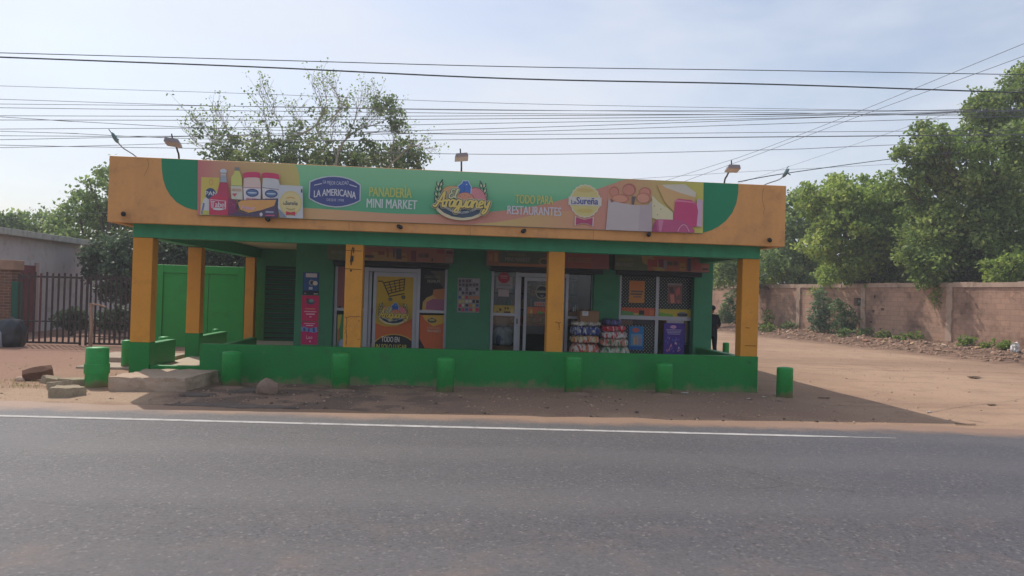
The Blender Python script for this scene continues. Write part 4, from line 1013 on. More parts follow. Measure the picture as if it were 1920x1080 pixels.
def floodlight(px, pyb, hx, hy, w, label, Y=YF+1.05, lean=0, tilt=.28):
    b0 = at(px, pyb+2, Y); b0.z = 2.955
    h = at(hx, hy, Y-.35)
    t = thing('floodlight', Vector((b0.x, Y+.08, 2.955)), label, 'floodlight', 'floodlights on bent poles over the fascia')
    o = t.location.copy()
    m = MB(); q0 = Vector((b0.x, Y+.08, 2.955)); q1 = Vector((b0.x-.2*(h.x-b0.x), Y+.08, ZF1+.12))
    m.tube(smooth_line([tuple(q0), tuple(q1), tuple((q1+h)/2+Vector((0, .06, .04))), tuple(h+Vector((0, .05, .02)))], 6), .017, 8); m.build('pole', BLACK, t, o, smooth=True)
    m = MB(); k = w*.45*Y/FPX
    cs, sn = math.cos(tilt), math.sin(tilt)
    prof = [(-k*.8, -.06, -.03), (k*.8, -.06, -.03), (k, .06, .05), (-k, .06, .05)]
    vs = []
    for (x_, y_, sx) in ((1.0, -.045, 1), (.82, .04, 1)):
        for a_, b_ in ((-1, -1), (1, -1), (1, 1), (-1, 1)):
            lx, ly, lz = a_*k*x_, b_*.10*x_, y_
            vs.append((h.x+lx, h.y+ly*cs-lz*sn, h.z-.02+ly*sn*-1+lz*cs+lean*lx))
    m.add(vs, [(0, 3, 2, 1), (4, 5, 6, 7), (0, 1, 5, 4), (1, 2, 6, 5), (2, 3, 7, 6), (3, 0, 4, 7)]); m.build('lamp_head', GREYM, t, o, bevel=.012)
    m = MB(); m.tube([h+Vector((-.02, .02, .05)), h+Vector((-.03, .0, .13))], .012, 8); m.build('bracket', BLACK, t, o)
    return t
floodlight(333.5, 297, 324.5, 264.5, 31, 'grey floodlight over the left green curve of the fascia, beside the left bent lamp', lean=-.12)
floodlight(865, 320, 865.5, 292, 28, 'grey floodlight above the round logo in the middle of the banner', lean=.12)
floodlight(1360.5, 343, 1374, 313.5, 29, 'grey floodlight above the right green curve of the fascia')
BLUEG = paint('weathered_blue_grey_lamp', (104, 140, 150), .5, .2, 8, 40, .1, .4)
for (pb, mid_, hd, lab) in (((237, 291), (229, 276), (216, 259), 'thin bent lamp arm with a bluish head at the far left end of the fascia'), ((1450, 348), (1462, 336), (1473, 325), 'thin bent lamp arm with a pale head at the far right end of the fascia')):
    Y = YF+.85
    p0 = at(*pb, Y); p0.z = 2.955; p0.x = max(XL+.2, min(XR-.2, p0.x)); p1 = at(*mid_, Y-.1); p2 = at(*hd, Y-.3)
    t = thing('bent_lamp', p0, lab, 'lamp', 'bent lamps at the ends of the fascia')
    m = MB(); m.tube(smooth_line([tuple(p0), tuple(p0+Vector((0, 0, .85))), tuple(p1), tuple(p2)], 6), .010, 8); m.build('arm', GREYM, t, p0, smooth=True)
    d = (p2-p1).normalized(); d = Vector((d.x, -.5, d.z)).normalized()
    m = MB(); m.tube([p2-d*.10, p2-d*.05, p2+d*.02, p2+d*.09, p2+d*.12], [.016, .034, .038, .024, .008], 10); m.tube([p2+Vector((.03, -.02, .0)), p2+Vector((.075, -.05, -.035))], .012, 6); m.tube([p2+Vector((-.02, 0, .02)), p2+d*.16+Vector((-.03, 0, .02))], .008, 6); m.build('lamp_head', BLUEG, t, p0, smooth=True)

STAINM = paint('crack_grime', (112, 78, 50), .9, .2, 9, 40, 0)
# old conduit and cracks on the orange pillars of the front
def onp(px, py, dy=.004): return at(px, py, YB-dy)
m = MB(); m.tube([onp(657, 492, .012), onp(659.5, 470, .012), onp(661.5, 463.5, .012), onp(663.5, 465, .012), onp(663, 474, .012)], .007, 6)
m.tube([onp(660, 490, .014), onp(660.4, 479.5, .014)], [.022, .022], 8); m.tube([onp(658, 497, .01), onp(659, 489, .01)], .009, 6); m.tube([onp(657.5, 509, .008), onp(658.3, 505.6, .008)], [.014, .014], 6)
m.tube([onp(646.6, 469.2, .004), onp(662, 470, .006), onp(678, 471, .004)], .004, 5); m.tube([onp(646.6, 503.6, .004), onp(678, 505.4, .004)], .004, 5)
for ln in ([(646, 594), (652, 595), (658, 592.8), (664, 594.2), (670, 593), (676.5, 594)], [(649.5, 595), (650.2, 606), (648.6, 616), (650, 630), (648.4, 648)], [(671.5, 602), (673.5, 601), (672.4, 604)], [(670.5, 637), (674, 636.4)], [(645.4, 624), (649, 624.4)]):
    q = MB(); q.tube([onp(px, py, .001) for px, py in smooth_line(ln, 3)], [.0035+.002*math.sin(3*k) for k in range(3*(len(ln)-1)+1)], 5); q.build('crack', BLACK, B, O)
for ln in ([(1041, 604.5), (1045, 604), (1046.6, 606), (1052, 604.4)], [(1046, 617.6), (1049, 618.2)], [(1048, 606), (1048.6, 616)]):
    q = MB(); q.tube([onp(px, py, .001) for px, py in smooth_line(ln, 3)], .0045, 5); q.build('crack', BLACK, B, O)
for ln in ([(1398, 614.5), (1406, 615)], [(1397, 648), (1418, 648.6)], [(1397, 676), (1409, 681), (1402, 681)]):
    q = MB(); q.tube([onp(px, py, .001 if py < 660 else .036) for px, py in smooth_line(ln, 3)], .004, 5); q.build('crack', BLACK, B, O)
for ln in ([(882, 425), (881.4, 432), (882.4, 441)], [(655, 415.5), (654.2, 422), (655, 431)], [(276, 297.5), (279, 310), (274, 322), (270, 330)], [(1432, 352), (1429, 372), (1433, 390), (1431, 402)], [(1112, 431), (1113, 440), (1112, 449)]):
    q = MB(); q.tube([at(px, py, YF) for px, py in smooth_line(ln, 3)], .0022, 4); q.build('crack', STAINM, B, O)
tag(m.build('conduit', BLACK, None, onp(660, 500)), 'bent black conduit with a connector, strapped high on the pillar left of the entrance', 'conduit')

# ------------------------------------------------------------------ bollards
def bollard(c, r, h, label, band=False, lean=0):
    t = thing('bollard', c, label, 'bollard', 'green concrete bollards round the porch', lean)
    m = MB(); prof = [(r, -.15), (r, h*.93), (r*.99, h*.97), (r*.93, h), (r*.55, h+.012), (.01, h+.014)]
    if band: prof = [(r*1.0, -.15), (r*1.0, h*.34), (r*1.0, h*.345), (r*1.09, h*.35), (r*1.09, h*.355), (r*1.09, h*.585), (r*1.09, h*.59), (r*1.0, h*.60), (r*1.0, h*.605), (r*.985, h*.96), (r*.93, h), (r*.5, h+.008), (.01, h+.01)]
    m.lathe(prof, (0, 0, 0), 28, 0, .006); m.build('post', BOLG, t, smooth=True).data.polygons.foreach_set
    return t
def footing(c, r, label, grp='lumpy concrete footings of the bollards'):
    m = MB(); n = 22
    prof = [(r*1.0, -.06), (r*.93, -.004), (r*.78, .018), (r*.5, .034), (.01, .036)]
    m.lathe(prof, (0, 0, 0), n, 0, .10); o = m.build('footing', paint('dusty_footing', (140, 116, 100), .95, .2, 5, 40, .6, .1), None, (0, 0, 0), smooth=True, loc=(c.x, c.y, c.z)); tag(o, label, 'footing', grp)
def bpos(px, py):
    p = gr(px, py, -.01); p.z = float(ground_z(p.x, p.y))-.01; return p
bl_ = [((180.5, 728), .172, .64, 'stout green bollard with a raised collar beside the concrete step', True), ((237, 693), .10, .56, 'slim green bollard close to the left side of the left front pillar', False),
       ((433, 727), .157, .585, 'green bollard before the left end of the long low wall, beside the loose boulder', False), ((638, 734), .150, .61, 'green bollard in front of the orange pillar left of the entrance door', False), ((834, 738), .147, .57, 'green bollard in front of the long low wall, below the round logo', False),
       ((1074, 739), .150, .63, 'green bollard in front of the right orange pillar and the stacked packs', False), ((1244, 741), .148, .535, 'green bollard in front of the low wall below the purple window poster', False), ((1470.5, 746), .142, .535, 'lone green bollard at the right end of the shop, standing clear of the wall', False)]
for (p, r, h, lab, band) in bl_:
    c = bpos(*p); bollard(c, r, h, lab, band)
bollard(Vector((6.42, 15.3, -.03)), .075, .60, 'slim green bollard just behind the right end of the long low wall')
bollard(Vector((7.5, 19.4, -.03)), .085, .62, 'distant green bollard seen between the shop wall and the right front pillar')
p = gr(308, 632, .60); bollard(Vector((p.x, p.y, .0)), .11, .60, 'green bollard at the back end of the short wall behind the left front pillar')
p = gr(405, 617.5, .62); bollard(Vector((p.x, p.y, .0)), .085, .62, 'slim green bollard inside the porch, seen above the left end of the long low wall')
for (px, py, r, lab) in ((428, 733, .30, 'low concrete footing round the bollard beside the boulder'), (636, 738, .27, 'low concrete footing round the bollard in front of the pillar left of the entrance'), (1080, 743, .26, 'low concrete footing round the bollard in front of the stacked packs'), (1240, 746, .2, 'low concrete footing round the bollard below the purple poster')):
    footing(bpos(px, py-3), r, lab)

# ------------------------------------------------------------------ step, stones, slabs, litter
def rock_mesh(name, size, seed, mat, rough=.28, flat=1.0, sub=3, cutd=.74):
    bm = bmesh.new(); bmesh.ops.create_icosphere(bm, subdivisions=sub, radius=1)
    rr = random.Random(seed); off = Vector((rr.uniform(-50, 50), rr.uniform(-50, 50), rr.uniform(-50, 50)))
    cuts = [Vector((rr.gauss(0, 1), rr.gauss(0, 1), rr.gauss(0, 1))).normalized() for _ in range(9)]
    for vv in bm.verts:
        p = vv.co.copy()
        k = 1+rough*noise.noise(p*1.1+off)+rough*.35*noise.noise(p*3.1+off)
        p = p*k
        for cdir in cuts:
            d = p.dot(cdir)-cutd
            if d > 0: p -= cdir*d*.9
        vv.co = Vector((p.x*size[0], p.y*size[1], p.z*size[2]))
    me = bpy.data.meshes.new(name); bm.to_mesh(me); bm.free(); me.materials.append(mat)
    me.polygons.foreach_set('use_smooth', [sub > 2]*len(me.polygons))
    return me
def rock(name, loc, size, seed, mat, label, cat, group=None, rz=0, tilt=0, rough=.28, sub=3):
    o = bpy.data.objects.new(name, rock_mesh(name, size, seed, mat, rough, 1, sub, .92 if name == 'boulder' else .74)); col.objects.link(o)
    o.location = loc; o.rotation_euler = (tilt, 0, rz)
    return tag(o, label, cat, group)
STONE = paint('grey_brown_stone', (150, 128, 112), .9, .25, 6, 40, .6, .15, (104, 84, 72), .6)
PALE = paint('pale_rubble', (196, 170, 150), .9, .2, 8, 50, .5, .15)
SLABM = paint('broken_concrete_slab', (160, 146, 124), .9, .2, 5, 40, .5, .15, (108, 96, 80), .6)
p = bpos(501, 741); rock('boulder', p+Vector((0, 0, .10)), (.185, .15, .15), 5, STONE, 'rounded brown boulder lying before the long low wall', 'boulder', None, .4, .2, .35)
bm = bmesh.new()                                      # concrete step with broken edges
s0, s1 = (-5.09, 12.28), (-3.95, 13.6)
nx_, ny_, nz_ = 24, 22, 6
bmesh.ops.create_cube(bm, size=1)
bmesh.ops.subdivide_edges(bm, edges=bm.edges[:], cuts=13, use_grid_fill=True)
for vv in bm.verts:
    c = vv.co.copy()
    X0 = -5.02 if c.y > 0 else -5.10; X1 = -3.96+.14*(c.y+.5)
    q = Vector((X0+(c.x+.5)*(X1-X0), 12.29+(c.y+.5)*1.31+.06*(c.x), -.1+(c.z+.5)*.335))
    edge = max(abs(c.x), abs(c.y)) > .46 and c.z > .3
    n1 = noise.noise(q*5.0); n2 = noise.noise(q*13)
    q += Vector((.03*n1+.02*n2, .045*noise.noise(q*4+Vector((9, 0, 0)))+.02*n2, (.014*n1-.05*max(0, n2) if edge else .006*n2)))
    vv.co = q-Vector((-4.5, 12.9, 0))
me = bpy.data.meshes.new('concrete_step'); bm.to_mesh(me); bm.free(); me.materials.append(paint('step_concrete', (184, 162, 142), .92, .14, 3, 30, .5, .15, (122, 102, 88), .5))
st = bpy.data.objects.new('concrete_step', me); col.objects.link(st); st.location = (-4.5, 12.9, 0); bv = st.modifiers.new('bevel', 'BEVEL'); bv.width = .014; bv.segments = 2; bv.limit_method = 'ANGLE'; bv.angle_limit = R(50)
tag(st, 'rough concrete entrance step with chipped edges at the left end of the porch', 'step')
def slab(c, sx, sy, h, rz, seed, label, tilt=0, mat=SLABM, sides=5):
    rr = random.Random(seed); n = sides*3; pts = []
    base = [(math.cos(2*math.pi*k/sides+rr.uniform(-.42, .42)), math.sin(2*math.pi*k/sides+rr.uniform(-.42, .42))) for k in range(sides)]
    for k in range(sides):
        a = base[k]; b_ = base[(k+1) % sides]
        for t in (0, .33, .66): pts.append((sx*(a[0]+(b_[0]-a[0])*t)*(1+rr.uniform(-.05, .05)), sy*(a[1]+(b_[1]-a[1])*t)*(1+rr.uniform(-.05, .05))))
    m = MB()
    m.add([(x_, y_, -.06) for x_, y_ in pts]+[(x_*(1+rr.uniform(-.04, .04)), y_*(1+rr.uniform(-.04, .04)), h*.6) for x_, y_ in pts]+[(x_*.96, y_*.95, h+rr.uniform(-.006, .006)) for x_, y_ in pts],
          [tuple(reversed(range(n))), tuple(range(2*n, 3*n))]+[(i, (i+1) % n, (i+1) % n+n, i+n) for i in range(n)]+[(i+n, (i+1) % n+n, (i+1) % n+2*n, i+2*n) for i in range(n)])
    o = m.build('concrete_slab', mat, None, (0, 0, 0), loc=c, bevel=.008); o.rotation_euler = (tilt, tilt*.6, rz); return tag(o, label, 'concrete slab', 'broken concrete slabs left of the step')
g = lambda px, py: bpos(px, py)
slab(g(128, 743), .23, .17, .14, .2, 3, 'thick pale slab fragment with a smooth top, nearest the road', .05)
slab(g(104, 733), .20, .13, .12, .5, 4, 'grey slab fragment wedged under the pale one', -.1)
slab(g(138, 726), .28, .14, .12, -.1, 6, 'long flat slab fragment behind the pale one', .06)
slab(g(92, 722), .19, .12, .11, .9, 8, 'small tilted slab fragment touching the brown log', .25)
lp0, lp1 = g(42, 717), g(98, 716)                     # old log
m = MB(); pts = [lp0+Vector((0, 0, .09)), lp0.lerp(lp1, .3)+Vector((0, .01, .11)), lp0.lerp(lp1, .65)+Vector((0, -.01, .13)), lp1+Vector((0, 0, .16))]
m.tube(pts, [.085, .105, .115, .12], 5); k = m.build('log', paint('weathered_log', (112, 84, 70), .9, .3, 9, 50, .7, .1), None, lp0, smooth=False)
for vv in k.data.vertices: vv.co += Vector((0, 0, 1))*.02*noise.noise(vv.co*9)
tag(k, 'brown split log chunk lying on the dirt at the left', 'log')
p = g(47, 717); rock('stone', p+Vector((-.03, -.1, .03)), (.08, .06, .06), 11, PALE, 'small pale stone at the left tip of the brown log', 'stone', None)
m = MB(); m.box(-7.35, -5.75, 16.6, 18.0, -.1, .13); tag(m.build('path_slab', CONC, None, (-6.5, 17.2, 0), bevel=.02), 'pale concrete path slab behind the collared bollard, upper of the two', 'path slab', 'concrete path slabs left of the porch')
m = MB(); m.box(-7.0, -5.65, 15.35, 16.25, -.1, .06); tag(m.build('path_slab', CONC, None, (-6.3, 15.8, 0), bevel=.02), 'lower brown concrete path slab between the bollards left of the porch', 'path slab', 'concrete path slabs left of the porch')
OLDASP = paint('broken_old_asphalt', (112, 101, 94), .95, .25, 5, 40, .7, .1)
for (px, py, sx, sy, rz, seed, lab) in ((440, 762, .95, .20, -.03, 15, 'long broken edge of old asphalt in the shade right of the step'), (368, 746, .30, .13, .1, 17, 'short broken lump of old asphalt close to the right side of the step'), (462, 738, .26, .12, .3, 19, 'broken lump of old asphalt just left of the boulder')):
    o = slab(g(px, py), sx, sy, .045, rz, seed, lab, 0, OLDASP, 9); o.name = 'asphalt_slab'; tag(o, lab, 'asphalt slab', 'broken old asphalt before the porch')
WHITE = paint('white_litter', (214, 210, 206), .7, .08, 20, 60, .1, .2)
def litter(px, py, w, h, label, mat=WHITE, rz=0, group='litter on the verge'):
    p = bpos(px, py); rr = random.Random(px)
    m = MB(); n = 5; vs = []
    for j in range(n):
        for i in range(n):
            vs.append(((i/(n-1)-.5)*w+rr.uniform(-.1, .1)*w/n, (j/(n-1)-.5)*h, .014+rr.uniform(0, .35)*min(w, h)*.6))
    fs = [(j*n+i, j*n+i+1, (j+1)*n+i+1, (j+1)*n+i) for j in range(n-1) for i in range(n-1)]
    k = len(vs); m.add(vs+[(a, b_, c-.004) for a, b_, c in vs], fs+[tuple(q+k for q in reversed(f)) for f in fs])
    o = m.build('litter', mat, None, (0, 0, 0), loc=p+Vector((0, 0, .008))); o.rotation_euler = (0, 0, rz); tag(o, label, 'litter', group)
TWIG = paint('dry_twig', (84, 66, 50), .9, .2, 9, 50, .3)
litter(873, 796, .09, .06, 'crumpled white paper scrap on the road edge line')
litter(1406, 752, .11, .06, 'flat white scrap in the shade below the right end of the low wall')
litter(1434, 748, .08, .05, 'tiny white scrap left of the lone right bollard')
litter(1462, 755, .10, .07, 'greyish scrap in front of the lone right bollard', paint('grey_litter', (140, 130, 124), .8, .1, 9, 40, .1))
litter(1742, 770, .08, .06, 'white scrap on the sunny dirt at the tip of the shadow')
litter(1284, 741, .12, .06, 'white scrap lying right of the bollard below the purple poster')
litter(544, 764, .07, .05, 'white scrap on the shaded verge right of the boulder')
litter(375, 714, .10, .06, 'white scrap between the step and the low wall')
litter(1828, 710, .30, .22, 'dark rag of dry leaves on the sunny lane', TWIG, .3)
litter(1545, 746, .20, .06, 'brown strip of leaves at the edge of the shadow near the right bollard', TWIG, -.2)
litter(1095, 783, .22, .03, 'thin dry twig on the sandy road edge', TWIG, -.3)
litter(1860, 757, .18, .07, 'small dark stick on the dirt at the far right', TWIG, .2)
litter(1810, 795, .3, .05, 'thin dark strip of leaves beyond the tip of the shadow', TWIG, -.1)
# ------------------------------------------------------------------ goods stacked before the shop front
def pack_mat(name, cols, scale=22, base=None):
    m, n, b = new_mat(name)
    g = N(n, 'ShaderNodeTexCoord')
    mp = N(n, 'ShaderNodeMapping'); mp.inputs['Scale'].default_value = (1.5, 1, .5); mp.inputs['Rotation'].default_value = (0, R(25), 0)
    n.links.new(g.outputs['Object'], mp.inputs[0])
    d = N(n, 'ShaderNodeTexNoise', Scale=6.0, Detail=3.0); n.links.new(mp.outputs[0], d.inputs[0])
    ad = N(n, 'ShaderNodeMixRGB', blend_type='ADD'); ad.inputs[0].default_value = .12; n.links.new(mp.outputs[0], ad.inputs[1]); n.links.new(d.outputs['Color'], ad.inputs[2])
    v = N(n, 'ShaderNodeTexVoronoi', Scale=scale); n.links.new(ad.outputs[0], v.inputs[0])
    s = N(n, 'ShaderNodeSeparateColor'); n.links.new(v.outputs['Color'], s.inputs[0])
    r = N(n, 'ShaderNodeValToRGB'); r.color_ramp.interpolation = 'CONSTANT'; e = r.color_ramp.elements
    while len(e) < len(cols): e.new(.5)
    for k, c in enumerate(cols): e[k].position = k/len(cols); e[k].color = (*lin(c), 1)
    n.links.new(s.outputs[0], r.inputs[0]); n.links.new(r.outputs[0], b.inputs['Base Color'])
    b.inputs['Roughness'].default_value = .32; b.inputs['Specular IOR Level'].default_value = .5
    bp = N(n, 'ShaderNodeBump', Strength=.5, Distance=.02); n.links.new(d.outputs[0], bp.inputs['Height']); n.links.new(bp.outputs[0], b.inputs['Normal'])
    return m
YGD = 15.95
def bale(px0, px1, py0, py1, cols, label, cat='pack', name='grocery_pack', packs=6, to_floor=False, seed=0, scale=22):
    a = at(px0, (py0+py1)/2, YGD).x; b_ = at(px1, (py0+py1)/2, YGD).x
    z1 = at((px0+px1)/2, py0, YGD).z; z0 = FL if to_floor else at((px0+px1)/2, py1, YGD).z
    cx, w, h, dep = (a+b_)/2, (b_-a)/2, (z1-z0), .24
    nx, ny, nz_ = packs*8, 10, 10
    bm = bmesh.new(); bmesh.ops.create_cube(bm, size=2); bmesh.ops.subdivide_edges(bm, edges=bm.edges[:], cuts=19, use_grid_fill=True)
    off = Vector((seed*7.3, 2.1, seed))
    for vv in bm.verts:
        c = vv.co
        # superellipsoid rounding, one bulge per packet
        k = (abs(c.x)**5+abs(c.y)**5+abs(c.z)**5)**(-1/5)
        q = c*k*1.0
        bul = abs(math.sin(math.pi*packs*(c.x+1)/2))
        sc = 1-.17*(1-bul)
        p = Vector((q.x*w, q.y*dep*sc, q.z*h/2*(1-.13*(1-bul))))
        p += Vector((.3, 1, .6))*.035*noise.noise(Vector((p.x*9, p.y*9, p.z*12))+off)
        vv.co = p+Vector((0, 0, h/2))
    me = bpy.data.meshes.new(name); bm.to_mesh(me); bm.free(); me.polygons.foreach_set('use_smooth', [True]*len(me.polygons))
    me.materials.append(pack_mat(name+'_print', cols, scale))
    o = bpy.data.objects.new(name, me); col.objects.link(o); o.location = (cx, YGD+.24, z0)
    return tag(o, label, cat, 'shrink wrapped grocery packs stacked before the shop front')
wt, pk = (206, 200, 196), (196, 60, 70)
bale(1072, 1127, 644, 662, [(190, 70, 60), (214, 200, 190), (170, 60, 56), (214, 206, 200), (206, 110, 60)], 'red and white pack at the bottom of the left stack', to_floor=True, seed=1)
bale(1073, 1126, 629.5, 644.5, [(214, 200, 186), (206, 110, 56), (206, 190, 170), (190, 90, 60), (190, 170, 110)], 'orange and white pack second from the bottom of the left stack', seed=2)
bale(1074, 1129, 611.5, 630, [(34, 54, 130), (40, 66, 150), (30, 44, 110), (190, 196, 206), (36, 58, 136), (150, 150, 150)], 'dark blue pack under the clear white one in the left stack', seed=3)
bale(1075, 1130, 603.5, 612, [(190, 186, 184), (206, 200, 190), (160, 156, 156), (180, 170, 140)], 'thin clear white pack directly under the cardboard box', seed=4)
bale(1127, 1184, 650, 663, [(196, 200, 186), (150, 176, 150), (206, 206, 196), (70, 130, 90), (206, 160, 150)], 'greenish white pack at the bottom of the right stack', to_floor=True, seed=5)
bale(1127, 1181, 635.5, 650.5, [(206, 160, 150), (200, 204, 190), (70, 130, 90), (206, 196, 186), (206, 120, 110)], 'pale pink and green pack second from the bottom of the right stack', seed=6)
bale(1129, 1178, 621.5, 636, [(206, 200, 196), (120, 110, 110), (206, 206, 200), (190, 50, 70), (196, 180, 180)], 'white pack with dark and red marks in the middle of the right stack', seed=7)
bale(1130, 1176, 610.5, 622, [(200, 50, 74), (206, 60, 80), (216, 186, 190), (180, 40, 60)], 'crimson and white pack just under the purple pack', seed=8)
bale(1134, 1168, 598.5, 610.8, [(66, 60, 116), (50, 60, 110), (96, 76, 140), (46, 50, 86)], 'purple blue pack on top of the right stack', packs=3, seed=9)
CARD = paint('brown_cardboard', (150, 118, 92), .85, .12, 5, 40, .15, .15)
b0 = at(1088, 604, YGD+.05); b1 = at(1123.5, 583.5, YGD+.05)
bx = thing('cardboard_box', ((b0.x+b1.x)/2, YGD+.25, b0.z), 'brown cardboard box with a white label on top of the left stack', 'box')
m = MB(); m.box(b0.x, b1.x, YGD+.06, YGD+.42, b0.z, b1.z-.004); m.build('carton', CARD, bx, bx.location, bevel=.006)
m = MB(); m.box(b0.x+.002, b1.x-.002, YGD+.061, YGD+.239, b1.z-.003, b1.z); m.box(b0.x+.002, b1.x-.002, YGD+.243, YGD+.419, b1.z-.003, b1.z); m.build('flap', CARD, bx, bx.location)
A = Art(YGD+.058, .025); A.rect(1092, 583.5, 1103, 592, vinyl((206, 206, 214))); A.rect(1094, 585.5, 1101, 586.4, vinyl((150, 150, 160))); A.rect(1094, 588, 1100, 588.9, vinyl((150, 150, 160))); A.build('white_label', bx, bx.location)
# sack and basin behind the side light of the middle entrance
def sackmesh(name, w, d, h, seed, mat, lab, cat, loc, amp=.03):
    bm = bmesh.new(); bmesh.ops.create_cube(bm, size=2); bmesh.ops.subdivide_edges(bm, edges=bm.edges[:], cuts=15, use_grid_fill=True)
    off = Vector((seed, seed*2, 0))
    for vv in bm.verts:
        c = vv.co; k = (abs(c.x)**4+abs(c.y)**4+abs(c.z)**4)**(-1/4); q = c*k
        tz = (q.z+1)/2
        p = Vector((q.x*w*(1-.25*tz*tz), q.y*d*(1-.35*tz), tz*h)); p += Vector((1, 1, .4))*amp*noise.noise(p*(7 if amp < .05 else 11)+off); vv.co = p
    me = bpy.data.meshes.new(name); bm.to_mesh(me); bm.free(); me.polygons.foreach_set('use_smooth', [True]*len(me.polygons)); me.materials.append(mat)
    o = bpy.data.objects.new(name, me); col.objects.link(o); o.location = loc; return tag(o, lab, cat)
p0 = at(941, 650, YG+.35)
cr = thing('wooden_crate', (p0.x, YG+.35, FL), 'low wooden crate under the white sack behind the middle entrance glass', 'crate')
m = MB()
for k in range(3): m.box(p0.x-.3, p0.x+.3, YG+.10, YG+.115, FL+.03+k*.11, FL+.12+k*.11)
m.box(p0.x-.3, p0.x-.285, YG+.117, YG+.6, FL+.03, FL+.34); m.box(p0.x+.285, p0.x+.3, YG+.117, YG+.6, FL+.03, FL+.34); m.box(p0.x-.28, p0.x+.28, YG+.117, YG+.6, FL+.33, FL+.345); m.box(p0.x-.3, p0.x+.3, YG+.1, YG+.6, FL, FL+.027)
m.build('crate_boards', paint('brown_crate_wood', (150, 110, 84), .8, .2, 5, 40, .3), cr, cr.location)
sackmesh('food_sack', .24, .2, .42, 3, pack_mat('white_blue_sack_print', [(206, 206, 214), (190, 190, 200), (206, 206, 214), (60, 70, 110), (170, 160, 150)], 9), 'white sack with dark blue print behind the glass left of the middle door', 'sack', (p0.x, YG+.34, FL+.346))
m = MB(); m.lathe([(.10, 0), (.17, .03), (.24, .2), (.25, .21), (.235, .205), (.16, .04), (.01, .03)], (0, 0, 0), 24); tag(m.build('basin', paint('grey_plastic', (128, 124, 124), .5, .08, 4, 30, .03), None, smooth=True, loc=(p0.x, YG+.34, FL+.765)), 'grey plastic basin resting on the white sack behind the glass', 'basin')
# shop interior behind the middle door
x0, x1 = bays[1]
m = MB(); m.box(x0-.7, x0-.6, YS+.31, YS+3.6, FL, 2.7); m.box(x1+.3, x1+.4, YS+.31, YS+3.6, FL, 2.7); m.box(x0-.7, x1+.4, YS+3.61, YS+3.7, FL, 2.7); m.box(x0-.6, x1+.3, YS+.31, YS+3.6, 2.6, 2.7)
m.build('inner_room', paint('dim_room_paint', (150, 120, 104), .8, .15, 1, 20, .05), B, O)
ct = thing('shop_counter', (x0+1.2, YS+1.9, FL), 'dark counter with a reddish top board inside the shop behind the middle door', 'counter')
m = MB(); m.box(x0-.3, x1+.1, YS+1.7, YS+2.2, FL, FL+.75); m.build('counter_body', DARK, ct, ct.location); m = MB(); m.box(x0-.32, x1+.12, YS+1.66, YS+2.24, FL+.753, FL+.80); m.build('counter_top', paint('red_brown_board', (150, 74, 52), .5, .1, 3, 30, .05), ct, ct.location)
sh = thing('grocery_shelf', (x0+1.2, YS+3.3, FL), 'back shelf with rows of groceries inside the shop behind the middle door', 'shelf')
m = MB()
for k in range(5): m.box(x0-.5, x1+.2, YS+3.2, YS+3.6, FL+.25+k*.42, FL+.28+k*.42)
m.build('shelf_boards', DARK, sh, sh.location)
m = MB(); rr = random.Random(6); cm = [vinyl(c) for c in ((190, 60, 60), (206, 170, 60), (60, 110, 170), (206, 200, 190), (80, 140, 80), (206, 110, 60))]
for k in range(4):
    xx = x0-.45
    while xx < x1+.1:
        w_ = rr.uniform(.06, .16); m.box(xx, xx+w_, YS+3.22, YS+3.4, FL+.283+k*.42, FL+.28+k*.42+rr.uniform(.15, .33), rr.randrange(6)); xx += w_+.015
gq = m.build('grocery_rows', cm, sh, sh.location); gq['kind'] = 'stuff'

# ------------------------------------------------------------------ left: green boundary wall, gates, house, odds and ends
YGW = 21.2
gx0, gx1 = at(287, 570, YGW).x, at(457.5, 570, YGW).x
gz = at(370, 498, YGW).z
gw = thing('green_gate_wall', ((gx0+gx1)/2, YGW, 0), 'tall bright green wall panel with a recessed field, left behind the porch', 'wall')
rx0, rx1 = at(304, 570, YGW).x, at(445, 570, YGW).x; rz = at(340, 512, YGW).z
m = MB(); m.box(gx0, rx0, YGW, YGW+.2, -.1, gz); m.box(rx1, gx1, YGW, YGW+.2, -.1, gz); m.box(rx0, rx1, YGW+.001, YGW+.2, rz, gz-.002); m.build('frame_wall', LEAFG, gw, gw.location, bevel=.01)
m = MB(); xm = at(389, 570, YGW).x
m.box(rx0+.004, xm-.01, YGW+.05, YGW+.15, .0, rz-.004); m.build('recessed_panel', LEAFG, gw, gw.location)
m = MB(); m.box(xm+.01, rx1-.004, YGW+.055, YGW+.15, .0, rz-.004); m.build('recessed_panel', LEAFG, gw, gw.location)
